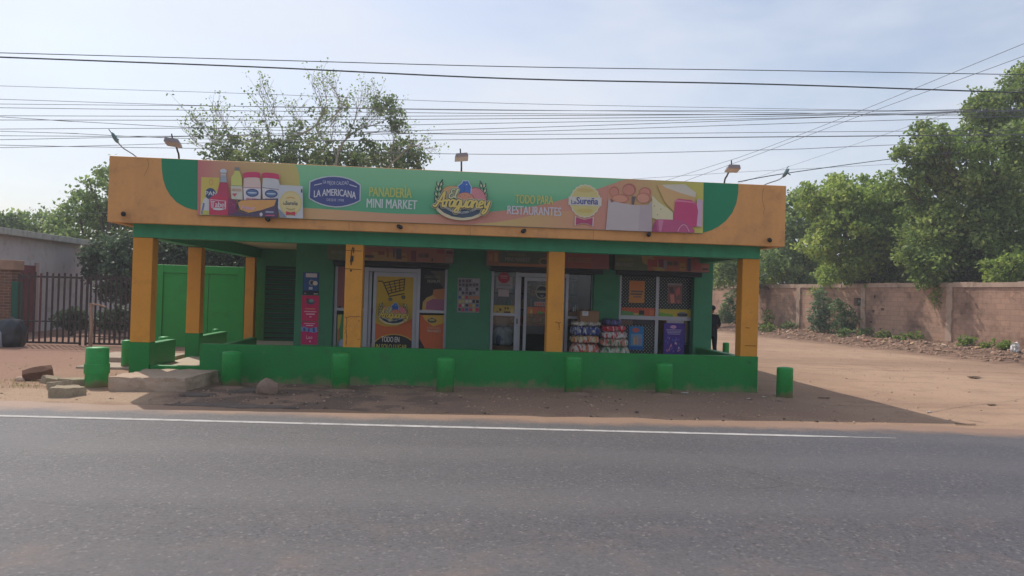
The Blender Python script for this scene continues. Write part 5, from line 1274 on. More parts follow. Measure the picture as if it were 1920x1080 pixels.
# bar gates
YFN = 20.75
def bar_gate(px0, px1, n, label, low_grid):
    xa, xb = at(px0, 580, YFN).x, at(px1, 580, YFN).x
    t = thing('bar_gate', ((xa+xb)/2, YFN, 0), label, 'gate', 'rusty bar gates left of the shop'); o = t.location
    m = MB(); zt = 1.82; zb = .06
    m.box(xa, xb, YFN, YFN+.045, zt-.05, zt); m.box(xa, xb, YFN, YFN+.045, zb, zb+.05); m.box(xa, xb, YFN+.002, YFN+.043, .62, .655)
    m.box(xa, xa+.05, YFN-.002, YFN+.047, zb-.03, zt+.02); m.box(xb-.05, xb, YFN-.002, YFN+.047, zb-.03, zt+.02)
    if low_grid: m.box(xa+.05, xb-.05, YFN+.003, YFN+.04, .26, .285); m.box(xa+.05, xb-.05, YFN+.003, YFN+.04, .42, .44)
    m.build('gate_frame', RUST, t, o, bevel=.004)
    for i in range(n):
        xx = xa+(xb-xa)*(i+1)/(n+1)
        m = MB(); m.box(xx-.026, xx+.026, YFN-.012, YFN-.004, zb+.01, zt+random.uniform(.06, .11)); m.build('bar', [RUST, paint('red_iron', (96, 52, 52), .7, .2, 5, 40, .2)][i == 3 and not low_grid], t, o)
    return t
bar_gate(31, 153, 10, 'left rusty bar gate, beside the black sack', False)
bar_gate(160, 245, 8, 'right rusty bar gate with a low grid, next to the left front pillar', True)
m = MB(); p = gr(156, 653); m.tube([(p.x, YFN-.10, -.05), (p.x+.01, YFN-.10, .5), (p.x-.02, YFN-.10, 1.0), (p.x+.0, YFN-.10, 1.14)], [.05, .045, .042, .05], 8)
m.tube([(p.x-.02, YFN-.10, 1.1), (p.x+.12, YFN-.12, 1.12), (p.x+.35, YFN-.1, 1.06)], .022, 6)
tag(m.build('wooden_post', paint('bleached_wood', (170, 140, 120), .9, .25, 6, 50, .5), None, (p.x, YFN-.1, 0)), 'bleached wooden post with a short side branch between the two bar gates', 'post')
a, b_ = at(22, 560, YFN).x, at(34, 560, YFN).x
m = MB(); m.box(a, b_, YFN-.02, YFN+.16, -.1, at(28, 528, YFN).z); tag(m.build('gate_post', paint('dull_green_post', (30, 84, 66), .6, .15, 2, 30, .1), None, ((a+b_)/2, YFN, 0), bevel=.01), 'dark green square post left of the left bar gate', 'post')
a, b_ = at(-24, 560, YFN).x, at(21, 560, YFN).x
zt = at(10, 487, YFN).z
bp_ = thing('brick_pillar', ((a+b_)/2, YFN+.2, 0), 'crumbling red brick gate pillar with a plastered cap at the left edge', 'pillar')
def brick_mat(name, c1, c2, mort, sx, sy, ms=.02, dirt=(110, 90, 78), da=.6, axis_xz=True, scale=1.0):
    m, n, b = new_mat(name)
    g = N(n, 'ShaderNodeTexCoord'); s = N(n, 'ShaderNodeSeparateXYZ'); cb = N(n, 'ShaderNodeCombineXYZ')
    n.links.new(g.outputs['Object'], s.inputs[0]); n.links.new(s.outputs[0], cb.inputs[0]); n.links.new(s.outputs[2], cb.inputs[1])
    wb = N(n, 'ShaderNodeTexNoise', Scale=3.0, Detail=3.0); n.links.new(cb.outputs[0], wb.inputs[0])
    ad = N(n, 'ShaderNodeMixRGB', blend_type='LINEAR_LIGHT'); ad.inputs[0].default_value = .012; n.links.new(cb.outputs[0], ad.inputs[1]); n.links.new(wb.outputs['Color'], ad.inputs[2])
    br = N(n, 'ShaderNodeTexBrick', Scale=scale); br.inputs['Brick Width'].default_value = sx; br.inputs['Row Height'].default_value = sy; br.inputs['Mortar Size'].default_value = ms; br.inputs['Mortar Smooth'].default_value = .4
    br.inputs['Color1'].default_value = (*lin(c1), 1); br.inputs['Color2'].default_value = (*lin(c2), 1); br.inputs['Mortar'].default_value = (*lin(mort), 1)
    n.links.new(ad.outputs[0], br.inputs[0])
    def noise_(sc, de, ro=.6):
        q = N(n, 'ShaderNodeTexNoise', Scale=sc, Detail=de, Roughness=ro); n.links.new(g.outputs['Object'], q.inputs[0]); return q.outputs[0]
    def mr(src, a, b2, c=0.0, d=1.0):
        q = N(n, 'ShaderNodeMapRange'); q.inputs[1].default_value = a; q.inputs[2].default_value = b2; q.inputs[3].default_value = c; q.inputs[4].default_value = d; n.links.new(src, q.inputs[0]); return q.outputs[0]
    def mix(f, a, b2):
        q = N(n, 'ShaderNodeMixRGB')
        for k, s_ in ((0, f), (1, a), (2, b2)):
            if isinstance(s_, tuple): q.inputs[k].default_value = (*lin(s_), 1)
            else: n.links.new(s_, q.inputs[k])
        return q.outputs[0]
    c = mix(mr(noise_(.55, 7.0, .65), .47, .63, 0, da), br.outputs[0], dirt)
    c = mix(mr(noise_(1.5, 8.0, .7), .56, .70, 0, .75), c, tuple(int(v*.62) for v in dirt))
    c = mix(mr(noise_(9, 5.0, .7), .52, .75, 0, .4), c, tuple(int(v*.8) for v in c1))
    n.links.new(c, b.inputs['Base Color']); b.inputs['Roughness'].default_value = .95; b.inputs['Specular IOR Level'].default_value = .1
    h = N(n, 'ShaderNodeMath', operation='MULTIPLY_ADD'); h.inputs[1].default_value = -1.0; n.links.new(br.outputs['Fac'], h.inputs[0]); n.links.new(noise_(14, 6.0, .7), h.inputs[2])
    bp = N(n, 'ShaderNodeBump', Strength=.6, Distance=.02); n.links.new(h.outputs[0], bp.inputs['Height']); n.links.new(bp.outputs[0], b.inputs['Normal'])
    return m
m = MB(); m.box(a, b_, YFN+.0, YFN+.42, -.1, zt-.26); m.build('brick_shaft', brick_mat('red_brick', (122, 86, 72), (100, 74, 64), (136, 116, 100), .22, .075, .012, (126, 106, 92), 1.0), bp_, bp_.location)
m = MB(); m.box(a-.03, b_+.06, YFN-.05, YFN+.47, zt-.259, zt); m.build('plaster_cap', paint('dirty_plaster', (150, 122, 104), .9, .2, 3, 30, .3), bp_, bp_.location, bevel=.02)
# pale house, its long side wall running away from the road
HX = at(0, 560, 24.0).x-.02; HZ = 3.02
hs = thing('pale_house', (HX-3, 28, 0), 'low flat roofed pale house behind the bar gates with a stained roof slab', 'house')
PLAS = paint('dirty_lilac_plaster', (188, 182, 184), .9, .10, 1.0, 20, .2, .15, (140, 124, 118), .7, streak=True)
m = MB(); HY0, HY1 = 23.2, 34.5
m.box(HX-7, HX, HY0, HY1, -.1, HZ); m.build('house_wall', PLAS, hs, hs.location, bevel=.01)
m = MB(); m.box(HX-7.2, HX+.32, HY0-.35, HY1+.2, HZ+.003, HZ+.20); m.build('roof_slab', paint('stained_roof_edge', (170, 168, 162), .9, .2, 2.2, 20, .3, .15, (96, 100, 94), .8, streak=True), hs, hs.location, bevel=.015)
dz = at(45, 492, 25.2).z; dr = MB()
def wall_y(px):                                      # depth of the side wall x = HX seen at a pixel column
    d = ray(px, 560); return HX/(d.x/d.y)
ya, yb_ = wall_y(26), wall_y(62)
dr.box(HX+.003, HX+.05, ya, yb_, .02, at(40, 497, (ya+yb_)/2).z); dd = dr.build('door', paint('red_brown_door', (112, 52, 56), .7, .15, 2, 20, .1), hs, hs.location)
m = MB(); m.box(HX+.004, HX+.07, yb_+.002, yb_+.18, .02, at(40, 497, (ya+yb_)/2).z+.1); m.build('door_jamb', paint('pinkish_plaster', (176, 150, 146), .9, .1, 2, 20, .1), hs, hs.location)
# black sack, white can
g0 = Vector((at(20, 640, 20.05).x, 20.05, float(ground_z(at(20, 640, 20.05).x, 20.05))))
bm = bmesh.new(); bmesh.ops.create_icosphere(bm, subdivisions=4, radius=1)
for vv in bm.verts:
    c = vv.co*((abs(vv.co.x)**3+abs(vv.co.y)**3+abs(vv.co.z)**3)**(-1/3)); q = Vector((c.x*.31, c.y*.28, (max(-.8, c.z)+.8)/1.8*.72)); k = 1+.10*noise.noise(c*2.2)+.05*noise.noise(c*6)
    if vv.co.z > .93: q.x *= .6; q.y *= .6; q.z += .04*(vv.co.z-.93)/.07
    vv.co = Vector((q.x*k*1.0, q.y*k, q.z*(1+.04*noise.noise(c*3))))
me = bpy.data.meshes.new('black_sack'); bm.to_mesh(me); bm.free(); me.materials.append(paint('black_plastic_film', (30, 34, 44), .35, .2, 6, 30, .6, .6)); me.polygons.foreach_set('use_smooth', [True]*len(me.polygons))
o = bpy.data.objects.new('black_sack', me); col.objects.link(o); o.location = g0-Vector((0, 0, .02)); tag(o, 'bulging black plastic sack standing by the left bar gate', 'sack')
c = at(-8, 640, 19.8); m = MB(); m.lathe([(.15, 0), (.16, .02), (.16, .34), (.12, .40), (.06, .42), (.06, .46), (.01, .46)], (0, 0, 0), 20); m.tube([(-.1, 0, .40), (-.08, 0, .47), (.08, 0, .47), (.1, 0, .40)], .012, 6); tag(m.build('plastic_can', paint('dull_white_plastic', (170, 176, 190), .5, .1, 4, 30, .05), None, smooth=True, loc=(c.x, 19.8, float(ground_z(c.x, 19.8)))), 'white plastic can at the left edge in front of the black sack', 'can')

# ------------------------------------------------------------------ right: block wall
wdir = Vector((WB, -1, 0)).normalized()              # towards the camera
def wpt(px, off=0.0):
    d = ray(px, 560); r = d.x/d.y; y = WA/(r+WB); return Vector((WA-WB*y, y, 0))
p_far = Vector((WA-WB*58, 58, 0)); p_near = Vector((WA-WB*19, 19, 0))
rzw = math.atan2(wdir.y, wdir.x)
wl = thing('block_wall', p_far, 'long grey brown block wall with pillars and a coping along the dirt lane', 'wall', None, rzw)
WLEN = (p_near-p_far).length; WH = 2.52; WT = .16
# local frame: x along the wall towards the camera, y into the lane side is negative
BLOCK = brick_mat('rough_blockwork', (186, 150, 128), (172, 140, 121), (158, 130, 112), .42, .21, .010, (122, 98, 86), 1.0)
m = MB(); holes = []
hp = [(1611, 566, 10, 15), (1643, 556, 3, 4), (1658, 580, 6, 4), (1640, 584, 5, 5), (1637, 604, 4, 3), (1655, 617, 3, 3), (1618, 586, 3, 5), (1676, 637, 3, 3)]
for (px, py, w_, h_) in hp:
    q = wpt(px); zc = at(px, py, q.y).z; xc = (q-p_far).length; s_ = q.y/FPX
    holes.append((xc, zc, max(.05, w_*s_*2.2 if w_ > 8 else w_*s_*1.6), max(.05, h_*s_)))
# wall panel as a fine sheet of cells with the broken openings left out
cs = .06; nx_ = int(WLEN/.25); 
def wall_cells():
    xs_ = sorted(set([round(i*.5, 3) for i in range(int(WLEN/.5)+1)]+[WLEN]+[round(v, 3) for h in holes for v in (h[0]-h[2]/2, h[0]+h[2]/2)]))
    zs_ = sorted(set([-.3, 0, .5, 1.0, 1.5, 2.0, WH]+[round(v, 3) for h in holes for v in (h[1]-h[3]/2, h[1]+h[3]/2)]))
    def hole(i, j):
        if i < 0 or j < 0 or i >= len(xs_)-1 or j >= len(zs_)-1: return False
        xm, zm = (xs_[i]+xs_[i+1])/2, (zs_[j]+zs_[j+1])/2
        return any(abs(xm-h[0]) < h[2]/2 and abs(zm-h[1]) < h[3]/2 for h in holes)
    idx = {}
    def V_(i, j, k):
        key = (i, j, k)
        if key not in idx: idx[key] = len(m.v); m.v.append((xs_[i], [-WT/2, WT/2][k], zs_[j]))
        return idx[key]
    for i in range(len(xs_)-1):
        for j in range(len(zs_)-1):
            if hole(i, j): continue
            m.f.append((V_(i, j, 0), V_(i+1, j, 0), V_(i+1, j+1, 0), V_(i, j+1, 0))); m.m.append(0)
            m.f.append((V_(i, j, 1), V_(i, j+1, 1), V_(i+1, j+1, 1), V_(i+1, j, 1))); m.m.append(0)
            if hole(i-1, j): m.f.append((V_(i, j, 0), V_(i, j+1, 0), V_(i, j+1, 1), V_(i, j, 1))); m.m.append(0)
            if hole(i+1, j): m.f.append((V_(i+1, j, 0), V_(i+1, j, 1), V_(i+1, j+1, 1), V_(i+1, j+1, 0))); m.m.append(0)
            if hole(i, j-1): m.f.append((V_(i, j, 0), V_(i, j, 1), V_(i+1, j, 1), V_(i+1, j, 0))); m.m.append(0)
            if hole(i, j+1): m.f.append((V_(i, j+1, 0), V_(i+1, j+1, 0), V_(i+1, j+1, 1), V_(i, j+1, 1))); m.m.append(0)
wall_cells()
m.build('block_panel', BLOCK, wl)
COPE = paint('weathered_wall_concrete', (180, 156, 138), .95, .2, 1.2, 20, .5, .1, (108, 90, 78), .8)
m = MB()
seg = 6
nseg = int(WLEN/1.0)
for i in range(nseg):
    a = WLEN*i/nseg; b_ = WLEN*(i+1)/nseg
    j = random.uniform(-.012, .012)
    m.box(a+.0015, b_-.0015, -WT/2-.05+j, WT/2+.05, WH+.003, WH+.20+random.uniform(-.015, .015))
m.build('coping', COPE, wl)
s1, s2 = (wpt(1501)-p_far).length, (wpt(1785)-p_far).length
sp = (s2-s1)/2
k = -6
while s1+k*sp < WLEN:
    xx = s1+k*sp
    if xx > .3:
        m = MB(); n_ = 9
        for q in range(n_): 
            z0 = -.3+(WH+.298)*q/n_; z1 = -.3+(WH+.298)*(q+1)/n_; j = random.uniform(-.025, .025)
            m.box(xx-.15+j, xx+.15+random.uniform(-.025, .025), -WT/2-.07+random.uniform(-.012, .012), -WT/2-.002, z0+.0005, z1-.0005)
        m.build('wall_column', COPE, wl)
    k += 1

# rubble and weeds along its foot
rr = random.Random(12)
rub = [PALE, STONE, paint('red_rubble', (150, 112, 94), .9, .2, 8, 50, .4, .1), paint('ochre_rubble', (178, 150, 118), .9, .2, 8, 50, .4, .1)]
for i in range(70):
    px = 1345+rr.random()*600; q = wpt(min(px, 1915)); 
    y = q.y+rr.uniform(-1, 1); d = abs(rr.gauss(0, 1.6))+.3; d = min(d, 4.2)
    x_ = WA-WB*y-d; s_ = rr.uniform(.05, .12)*(1.35 if i < 7 else 1)
    zz_ = float(ground_z(x_, y))
    k = int(rr.random()*3.999)
    lab = ['small pale stone among the rubble along the foot of the block wall', 'small grey brown stone among the rubble along the foot of the block wall', 'small reddish lump among the rubble along the foot of the block wall', 'small ochre stone among the rubble along the foot of the block wall'][k]
    rock('rubble_stone', (x_, y, zz_+s_*.2), (s_*rr.uniform(.9, 1.5), s_, s_*rr.uniform(.5, .8)), 40+i, rub[k], lab, 'stone', ['pale', 'grey brown', 'reddish', 'ochre'][k]+' rubble stones along the block wall', rr.uniform(0, 3), rr.uniform(-.3, .3), sub=2)
q = gr(1903, 668, .12)
sackmesh('white_bag', .14, .12, .34, 8, WHITE, 'crumpled white plastic bag among the weeds at the foot of the block wall, far right', 'bag', (q.x, q.y, float(ground_z(q.x, q.y))-.02), .10)

# ------------------------------------------------------------------ leaves and trees
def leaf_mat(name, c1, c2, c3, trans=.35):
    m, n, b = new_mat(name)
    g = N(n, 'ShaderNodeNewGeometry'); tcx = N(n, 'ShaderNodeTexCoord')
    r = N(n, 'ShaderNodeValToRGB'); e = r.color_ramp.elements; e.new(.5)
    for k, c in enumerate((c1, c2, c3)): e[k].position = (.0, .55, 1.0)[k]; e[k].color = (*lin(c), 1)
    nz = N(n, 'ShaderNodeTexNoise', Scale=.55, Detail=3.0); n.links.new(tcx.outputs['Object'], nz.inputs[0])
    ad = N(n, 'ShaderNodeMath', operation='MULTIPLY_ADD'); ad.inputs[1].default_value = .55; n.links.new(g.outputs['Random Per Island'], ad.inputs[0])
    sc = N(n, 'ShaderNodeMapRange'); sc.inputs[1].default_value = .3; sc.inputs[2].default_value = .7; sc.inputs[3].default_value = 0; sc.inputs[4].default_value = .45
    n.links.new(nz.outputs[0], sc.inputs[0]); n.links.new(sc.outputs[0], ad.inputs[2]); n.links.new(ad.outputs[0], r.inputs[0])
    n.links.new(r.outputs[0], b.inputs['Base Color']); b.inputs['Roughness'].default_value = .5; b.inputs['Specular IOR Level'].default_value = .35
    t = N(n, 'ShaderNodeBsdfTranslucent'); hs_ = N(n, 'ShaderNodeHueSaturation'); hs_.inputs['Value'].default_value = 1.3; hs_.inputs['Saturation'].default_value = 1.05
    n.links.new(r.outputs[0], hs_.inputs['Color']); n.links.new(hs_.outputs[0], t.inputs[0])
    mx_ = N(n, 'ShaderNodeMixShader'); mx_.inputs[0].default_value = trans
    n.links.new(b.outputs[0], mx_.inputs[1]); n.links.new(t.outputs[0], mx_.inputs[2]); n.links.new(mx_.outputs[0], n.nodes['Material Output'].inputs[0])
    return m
NR = np.random.RandomState(11)
def leaf_arrays(cen, size, up=.25, droop=.2):
    """one folded pointed leaf (two triangles) at each centre"""
    n = len(cen)
    d = NR.normal(size=(n, 3)); d[:, 2] -= droop; d /= np.linalg.norm(d, axis=1)[:, None]
    u = NR.normal(size=(n, 3)); u[:, 2] += up*2; s = np.cross(d, u); s /= np.linalg.norm(s, axis=1)[:, None]+1e-9
    nn = np.cross(s, d)
    L = size*NR.uniform(.6, 1.25, (n, 1)); W = L*NR.uniform(.28, .42, (n, 1))
    base = cen-d*L*.5; tip = cen+d*L*.5+nn*L*.08; mid = cen-d*L*.05
    a = mid+s*W+nn*L*.10; b = mid-s*W+nn*L*.10
    v = np.stack([base, a, tip, b], 1).reshape(-1, 3)
    k = np.arange(n)*4
    f = np.stack([k, k+1, k+2, k, k+2, k+3], 1).reshape(-1, 3)
    return v, f
def crown_points(blobs, per_m2, clump_r, per_clump):
    P = []
    for (c, rx, ry, rz, dens) in blobs:
        area = 4*math.pi*((rx*ry+ry*rz+rx*rz)/3)
        n = max(4, int(area*per_m2*dens))
        q = NR.normal(size=(n, 3)); q /= np.linalg.norm(q, axis=1)[:, None]
        rad = NR.uniform(.35, 1.0, (n, 1))**.55*(1+NR.uniform(-.15, .12, (n, 1)))
        cc = np.array(c)+q*rad*np.array([rx, ry, rz])
        off = NR.normal(size=(n, per_clump, 3)); off /= np.linalg.norm(off, axis=2)[..., None]
        off = off*NR.uniform(0, 1, (n, per_clump, 1))**.6*1.45*clump_r*NR.uniform(.5, 1.3, (n, 1, 1))*np.array([1, 1, .7])
        P.append((cc[:, None]+off).reshape(-1, 3))
    P = np.concatenate(P)
    return P
def blob(px, py, r, Y, dens=1.0, ry=None, rx=None):
    c = at(px, py, Y); k = Y/FPX
    return (tuple(c), (rx or r)*k, (ry or r)*k*1.0, r*k, dens)
TWIGBARK = paint('pale_grey_bark', (168, 158, 150), .95, .2, 5, 40, .4, .1)
BARK = paint('grey_brown_bark', (96, 84, 74), .95, .25, 5, 40, .6, .1)
DENSE = 3.0
def tree(name, label, cat, blobs, base, leafm, size, per_m2=3.2, clump=.32, per=9, trunk_r=.18, limbs=True, group=None, extra=None, droop=.2, spread=6):
    base = Vector(base)
    base.z = float(ground_z(base.x, base.y))-.1
    t = thing(name, base, label, cat, group)
    pts = crown_points(ragged(blobs) if name == 'broadleaf_tree' else blobs, per_m2*DENSE*(.78 if name == 'broadleaf_tree' else 1), clump, per)
    v, f = leaf_arrays(pts-np.array(base), size, .25, droop)
    o = np_mesh('crown', v, f, leafm); o.parent = t
    m = MB()
    if limbs:
        tot = sum(b[1]*b[3] for b in blobs)
        cen = Vector((0, 0, 0))
        for b in blobs: cen += Vector(b[0])*b[1]*b[3]/tot
        zl = min(b[0][2]-b[3]*.4 for b in blobs)
        fork = Vector((base.x+(cen.x-base.x)*.35, base.y+(cen.y-base.y)*.35, max(base.z+.8, min(cen.z*.45, zl))))
        m.tube(smooth_line([tuple(base), tuple(base.lerp(fork, .5)+Vector((random.uniform(-.15, .15), 0, 0))), tuple(fork)], 4), [trunk_r*(1.25-.4*i/8) for i in range(9)], 10)
        for b in blobs:
            c = Vector(b[0]); mid = fork.lerp(c, .5)+Vector((random.uniform(-.3, .3), random.uniform(-.3, .3), random.uniform(.0, .4)))
            m.tube(smooth_line([tuple(fork-Vector((0, 0, .2))), tuple(mid), tuple(c)], 4), [trunk_r*(.62-.45*i/8) for i in range(9)], 6)
            for _ in range(spread):
                d = Vector((random.gauss(0, 1), random.gauss(0, 1), random.gauss(.3, .8))).normalized()
                e = c+Vector((d.x*b[1], d.y*b[2], d.z*b[3]))*random.uniform(.7, 1.0)
                s0 = mid.lerp(c, random.uniform(.3, 1))
                m.tube([s0, s0.lerp(e, .5)+Vector((0, 0, random.uniform(-.1, .25))), e], [trunk_r*.14, trunk_r*.09, trunk_r*.04], 5)
    if extra: extra(m)
    if m.v: m.build('trunk', TWIGBARK if extra else BARK, t, base)
    return t
LF_R = leaf_mat('tamarind_green_leaf', (76, 98, 56), (124, 144, 80), (190, 196, 124), .5)
LF_Y = leaf_mat('yellow_green_leaf', (82, 106, 54), (132, 154, 78), (192, 198, 116), .5)
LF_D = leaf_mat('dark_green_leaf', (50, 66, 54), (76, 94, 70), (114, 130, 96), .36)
LF_C = leaf_mat('olive_leaf', (82, 106, 66), (122, 144, 88), (178, 188, 122), .48)
def ragged(bl, n=5, k=.42):
    out = list(bl)                                   # smaller boughs breaking the outline of each clump
    for (c, rx, ry, rz, d) in bl:
        for _ in range(n):
            v_ = Vector((random.gauss(0, 1), random.gauss(0, 1), random.gauss(.15, .9))).normalized()*random.uniform(.85, 1.2)
            s_ = random.uniform(.6, 1.3)*k
            out.append(((c[0]+v_.x*rx, c[1]+v_.y*ry, c[2]+v_.z*rz), rx*s_, ry*s_, rz*s_*.8, d*.9))
    return out
def bb(lst, Y, jit=1.5):
    out = []
    for q in lst:
        px, py, r = q[:3]; d = q[3] if len(q) > 3 else 1.0
        out.append(blob(px, py, r, Y+random.uniform(-jit, jit), d))
    return out
def base_at(px, Y): p = at(px, 600, Y); return (p.x, Y, 0)
# right: big tree, middle tree, rear tree, low shrubs hanging over the wall
tree('broadleaf_tree', 'tallest tree at the right edge, rising far above the block wall', 'tree', bb([(1922, 160, 42), (1900, 205, 45), (1850, 205, 34), (1868, 245, 48), (1925, 260, 60), (1815, 262, 34), (1760, 262, 26, .8), (1722, 255, 24, .8), (1705, 285, 24, .9), (1745, 300, 34), (1800, 310, 48), (1870, 320, 64), (1935, 350, 70), (1760, 355, 48), (1820, 385, 62), (1890, 425, 70), (1775, 425, 55), (1840, 470, 55), (1700, 345, 30, .8), (1935, 480, 50), (1730, 400, 40), (1720, 460, 44), (1770, 490, 44), (1880, 500, 44), (1910, 440, 50), (1930, 520, 50), (1740, 510, 36), (1800, 512, 36)], 31.5, 1.5), base_at(1850, 32), LF_R, .185, 3.6, .27, 12, .24, group='trees behind the block wall')
tree('broadleaf_tree', 'round topped bushy tree behind the block wall, left of the tallest one', 'tree', bb([(1560, 395, 46), (1610, 385, 40), (1655, 385, 42), (1585, 435, 56), (1650, 440, 56), (1700, 405, 44), (1720, 455, 56), (1600, 490, 50), (1670, 495, 50), (1545, 460, 40), (1745, 470, 50), (1710, 505, 46), (1650, 520, 40), (1570, 515, 40), (1520, 378, 32), (1580, 366, 34), (1700, 372, 38), (1690, 425, 44), (1640, 366, 34)], 36, 1.6), base_at(1630, 36), LF_Y, .21, 2.5, .32, 12, .2, group='trees behind the block wall')
tree('broadleaf_tree', 'greyish green tree behind the block wall, right behind the end of the orange fascia', 'tree', bb([(1500, 385, 38, .8), (1475, 420, 36, .8), (1530, 400, 36, .8), (1450, 455, 34), (1505, 450, 46), (1480, 500, 44), (1535, 500, 36), (1430, 505, 34), (1390, 512, 34), (1352, 515, 30), (1320, 510, 30)], 43, 1.6), base_at(1490, 43), LF_C, .23, 2.1, .36, 12, .2, group='trees behind the block wall')
def wall_shrub(label, lst, px, leafm, off=2.0, size=.2, per_m2=4.5):
    q = wpt(px); Y = q.y+off*.35
    bl2 = bb([(a, b_, c) for a, b_, c in lst], Y, .4)
    bl2 = [((c[0]+off*.9, c[1], c[2]), rx, ry*.7, rz, d) for c, rx, ry, rz, d in bl2]
    tree('shrub', label, 'shrub', bl2, (q.x+off*.9, Y, 0), leafm, size, per_m2, .22, 8, .07, group='shrubs looking over the block wall')
wall_shrub('bright leafy shrub over the block wall below the tallest tree', [(1795, 500, 26), (1840, 492, 30), (1880, 498, 30), (1920, 490, 30), (1815, 520, 26), (1900, 518, 24)], 1850, LF_Y, 1.6, .17)
wall_shrub('bright leafy shrub over the block wall right of the round topped tree', [(1680, 500, 26), (1715, 492, 30), (1752, 500, 28), (1700, 522, 24), (1740, 522, 24)], 1715, LF_Y, 1.6, .17)
wall_shrub('dark shrub over the block wall behind the big bush', [(1540, 500, 26), (1580, 498, 32), (1625, 500, 30), (1600, 522, 26), (1560, 522, 24), (1613, 552, 22), (1611, 580, 18)], 1585, LF_D, 1.6, .18)
wall_shrub('yellowish shrub over the block wall just right of the right orange pillar', [(1440, 500, 24), (1470, 488, 28), (1500, 500, 26), (1450, 522, 22), (1490, 522, 22), (1405, 512, 22)], 1465, LF_Y, 1.6, .19)
q = wpt(1611)
tree('dark_bush', 'dark bush behind the block wall, showing through its broken opening', 'bush', [blob(1611, 566, 26, q.y+2.2), blob(1606, 590, 22, q.y+2.4)], base_at(1611, q.y+2.3), LF_D, .16, 6, .2, 8, .05, limbs=False)
# bushes on the lane side of the wall
def bush(label, lst, px, leafm, d, size=.11, per_m2=9, name='bush', clump=.14, grow=1.25, limbs=True, seat=False):
    q = wpt(px); y = q.y; bx_ = WA-WB*y-d
    Yq = bx_/(ray(px, 560).x/ray(px, 560).y)
    bl2 = [blob(a, b_, c*grow, Yq, 1.0) for a, b_, c in lst]
    bl2 = [(c, rx, ry*.8, rz, dd) for c, rx, ry, rz, dd in bl2]
    if seat:                                         # low weeds: set their foot on the ground there
        dz = min(float(ground_z(c[0], c[1]))-(c[2]-rz*.8) for c, rx, ry, rz, dd in bl2)
        bl2 = [((c[0], c[1], float(ground_z(c[0], c[1]))+rz*.75), rx, ry, rz, dd) for c, rx, ry, rz, dd in bl2]
    p = at(px, 600, Yq)
    return tree(name, label, 'bush', bl2, (p.x, Yq, 0), leafm, size, per_m2, clump, 7, .03, group='bushes in front of the block wall', spread=4, limbs=limbs)
bush('tall blue green bush in front of the block wall, left one of the close pair', [(1537, 552, 11), (1540, 570, 17), (1533, 590, 17), (1546, 600, 18), (1536, 618, 16), (1550, 628, 12)], 1540, leaf_mat('blue_green_leaf', (70, 96, 72), (106, 132, 98), (150, 168, 130)), .7)
bush('shorter dark green bush in front of the block wall, right one of the close pair', [(1583, 582, 13), (1590, 598, 17), (1578, 612, 15), (1590, 622, 16), (1568, 575, 12)], 1585, leaf_mat('deep_green_leaf', (58, 84, 56), (92, 120, 76), (136, 156, 104)), .7)
bush('wide bush in front of the block wall, left of the right orange pillar', [(1368, 556, 10), (1366, 575, 15), (1375, 592, 15), (1360, 598, 14), (1368, 608, 15), (1352, 590, 9)], 1367, leaf_mat('mid_green_leaf', (60, 88, 54), (94, 126, 76), (138, 160, 102)), .6, .13, 6)
bush('thin yellowish bush in front of the block wall, right of the right orange pillar', [(1438, 588, 8), (1441, 600, 9), (1446, 612, 7), (1436, 608, 6)], 1440, LF_Y, .8, .12, 6)
bush('light green creeper hanging over the top of the block wall', [(1756, 540, 11), (1753, 556, 12), (1760, 570, 10), (1772, 548, 9)], 1756, LF_Y, .18, .10, 9, grow=1.0, limbs=False)
bush('feathery yellow green weed at the foot of the wall column, third from left', [(1812, 642, 9), (1806, 652, 9), (1820, 650, 8), (1816, 630, 5)], 1812, LF_Y, 1.2, .09, 14, 'weed', .07, 1.35, False, True)
bush('feathery green weed beside the white bag', [(1884, 655, 9), (1878, 662, 8), (1893, 660, 8), (1886, 645, 5)], 1884, LF_Y, 1.4, .09, 14, 'weed', .07, 1.35, False, True)
for i, (px, py) in enumerate(((1478, 628), (1655, 652), (1690, 655), (1582, 645), (1440, 632), (1715, 664), (1620, 648), (1850, 668), (1410, 628))):
    bush('low pale tuft of weeds among the rubble of the block wall', [(px, py-4, 8), (px+9, py-1, 7), (px-8, py-2, 6)], px, LF_Y if i % 3 else LF_C, .6+.4*(i % 5), .11, 9, 'weed_tuft', .06, 1.3, False, True)['group'] = 'low weed tufts in the rubble'
# left trees
tree('broadleaf_tree', 'light green tree behind the pale house with a thin ragged top', 'tree', bb([(190, 395, 34), (215, 355, 24, .6), (170, 350, 18, .4), (150, 395, 30), (120, 420, 30), (205, 330, 16, .35), (235, 320, 20, .4), (240, 370, 30, .7), (180, 440, 40), (230, 440, 40), (270, 420, 40, .8), (130, 455, 30)], 36, 1.2), base_at(190, 36), LF_C, .18, 3.0, .28, 11, .16, group='trees left of the shop')
tree('broadleaf_tree', 'low distant tree over the roof of the pale house at the left edge', 'tree', bb([(70, 430, 24), (35, 432, 24), (5, 428, 26), (-30, 430, 26), (95, 430, 26), (20, 450, 26), (60, 455, 26)], 44, 1), base_at(40, 44), LF_C, .26, 2.4, .4, 8, .15, group='trees left of the shop')
tree('shade_tree', 'dark shady tree drooping over the corner of the pale house beside the porch', 'tree', bb([(205, 475, 34), (240, 470, 36), (180, 500, 26), (225, 515, 34), (250, 530, 30), (205, 545, 20, .8), (170, 478, 18, .8), (290, 480, 40), (330, 470, 34), (228, 560, 14, .7)], 27.5, .9), base_at(262, 28), LF_D, .16, 6.5, .22, 9, .16, group='trees left of the shop')
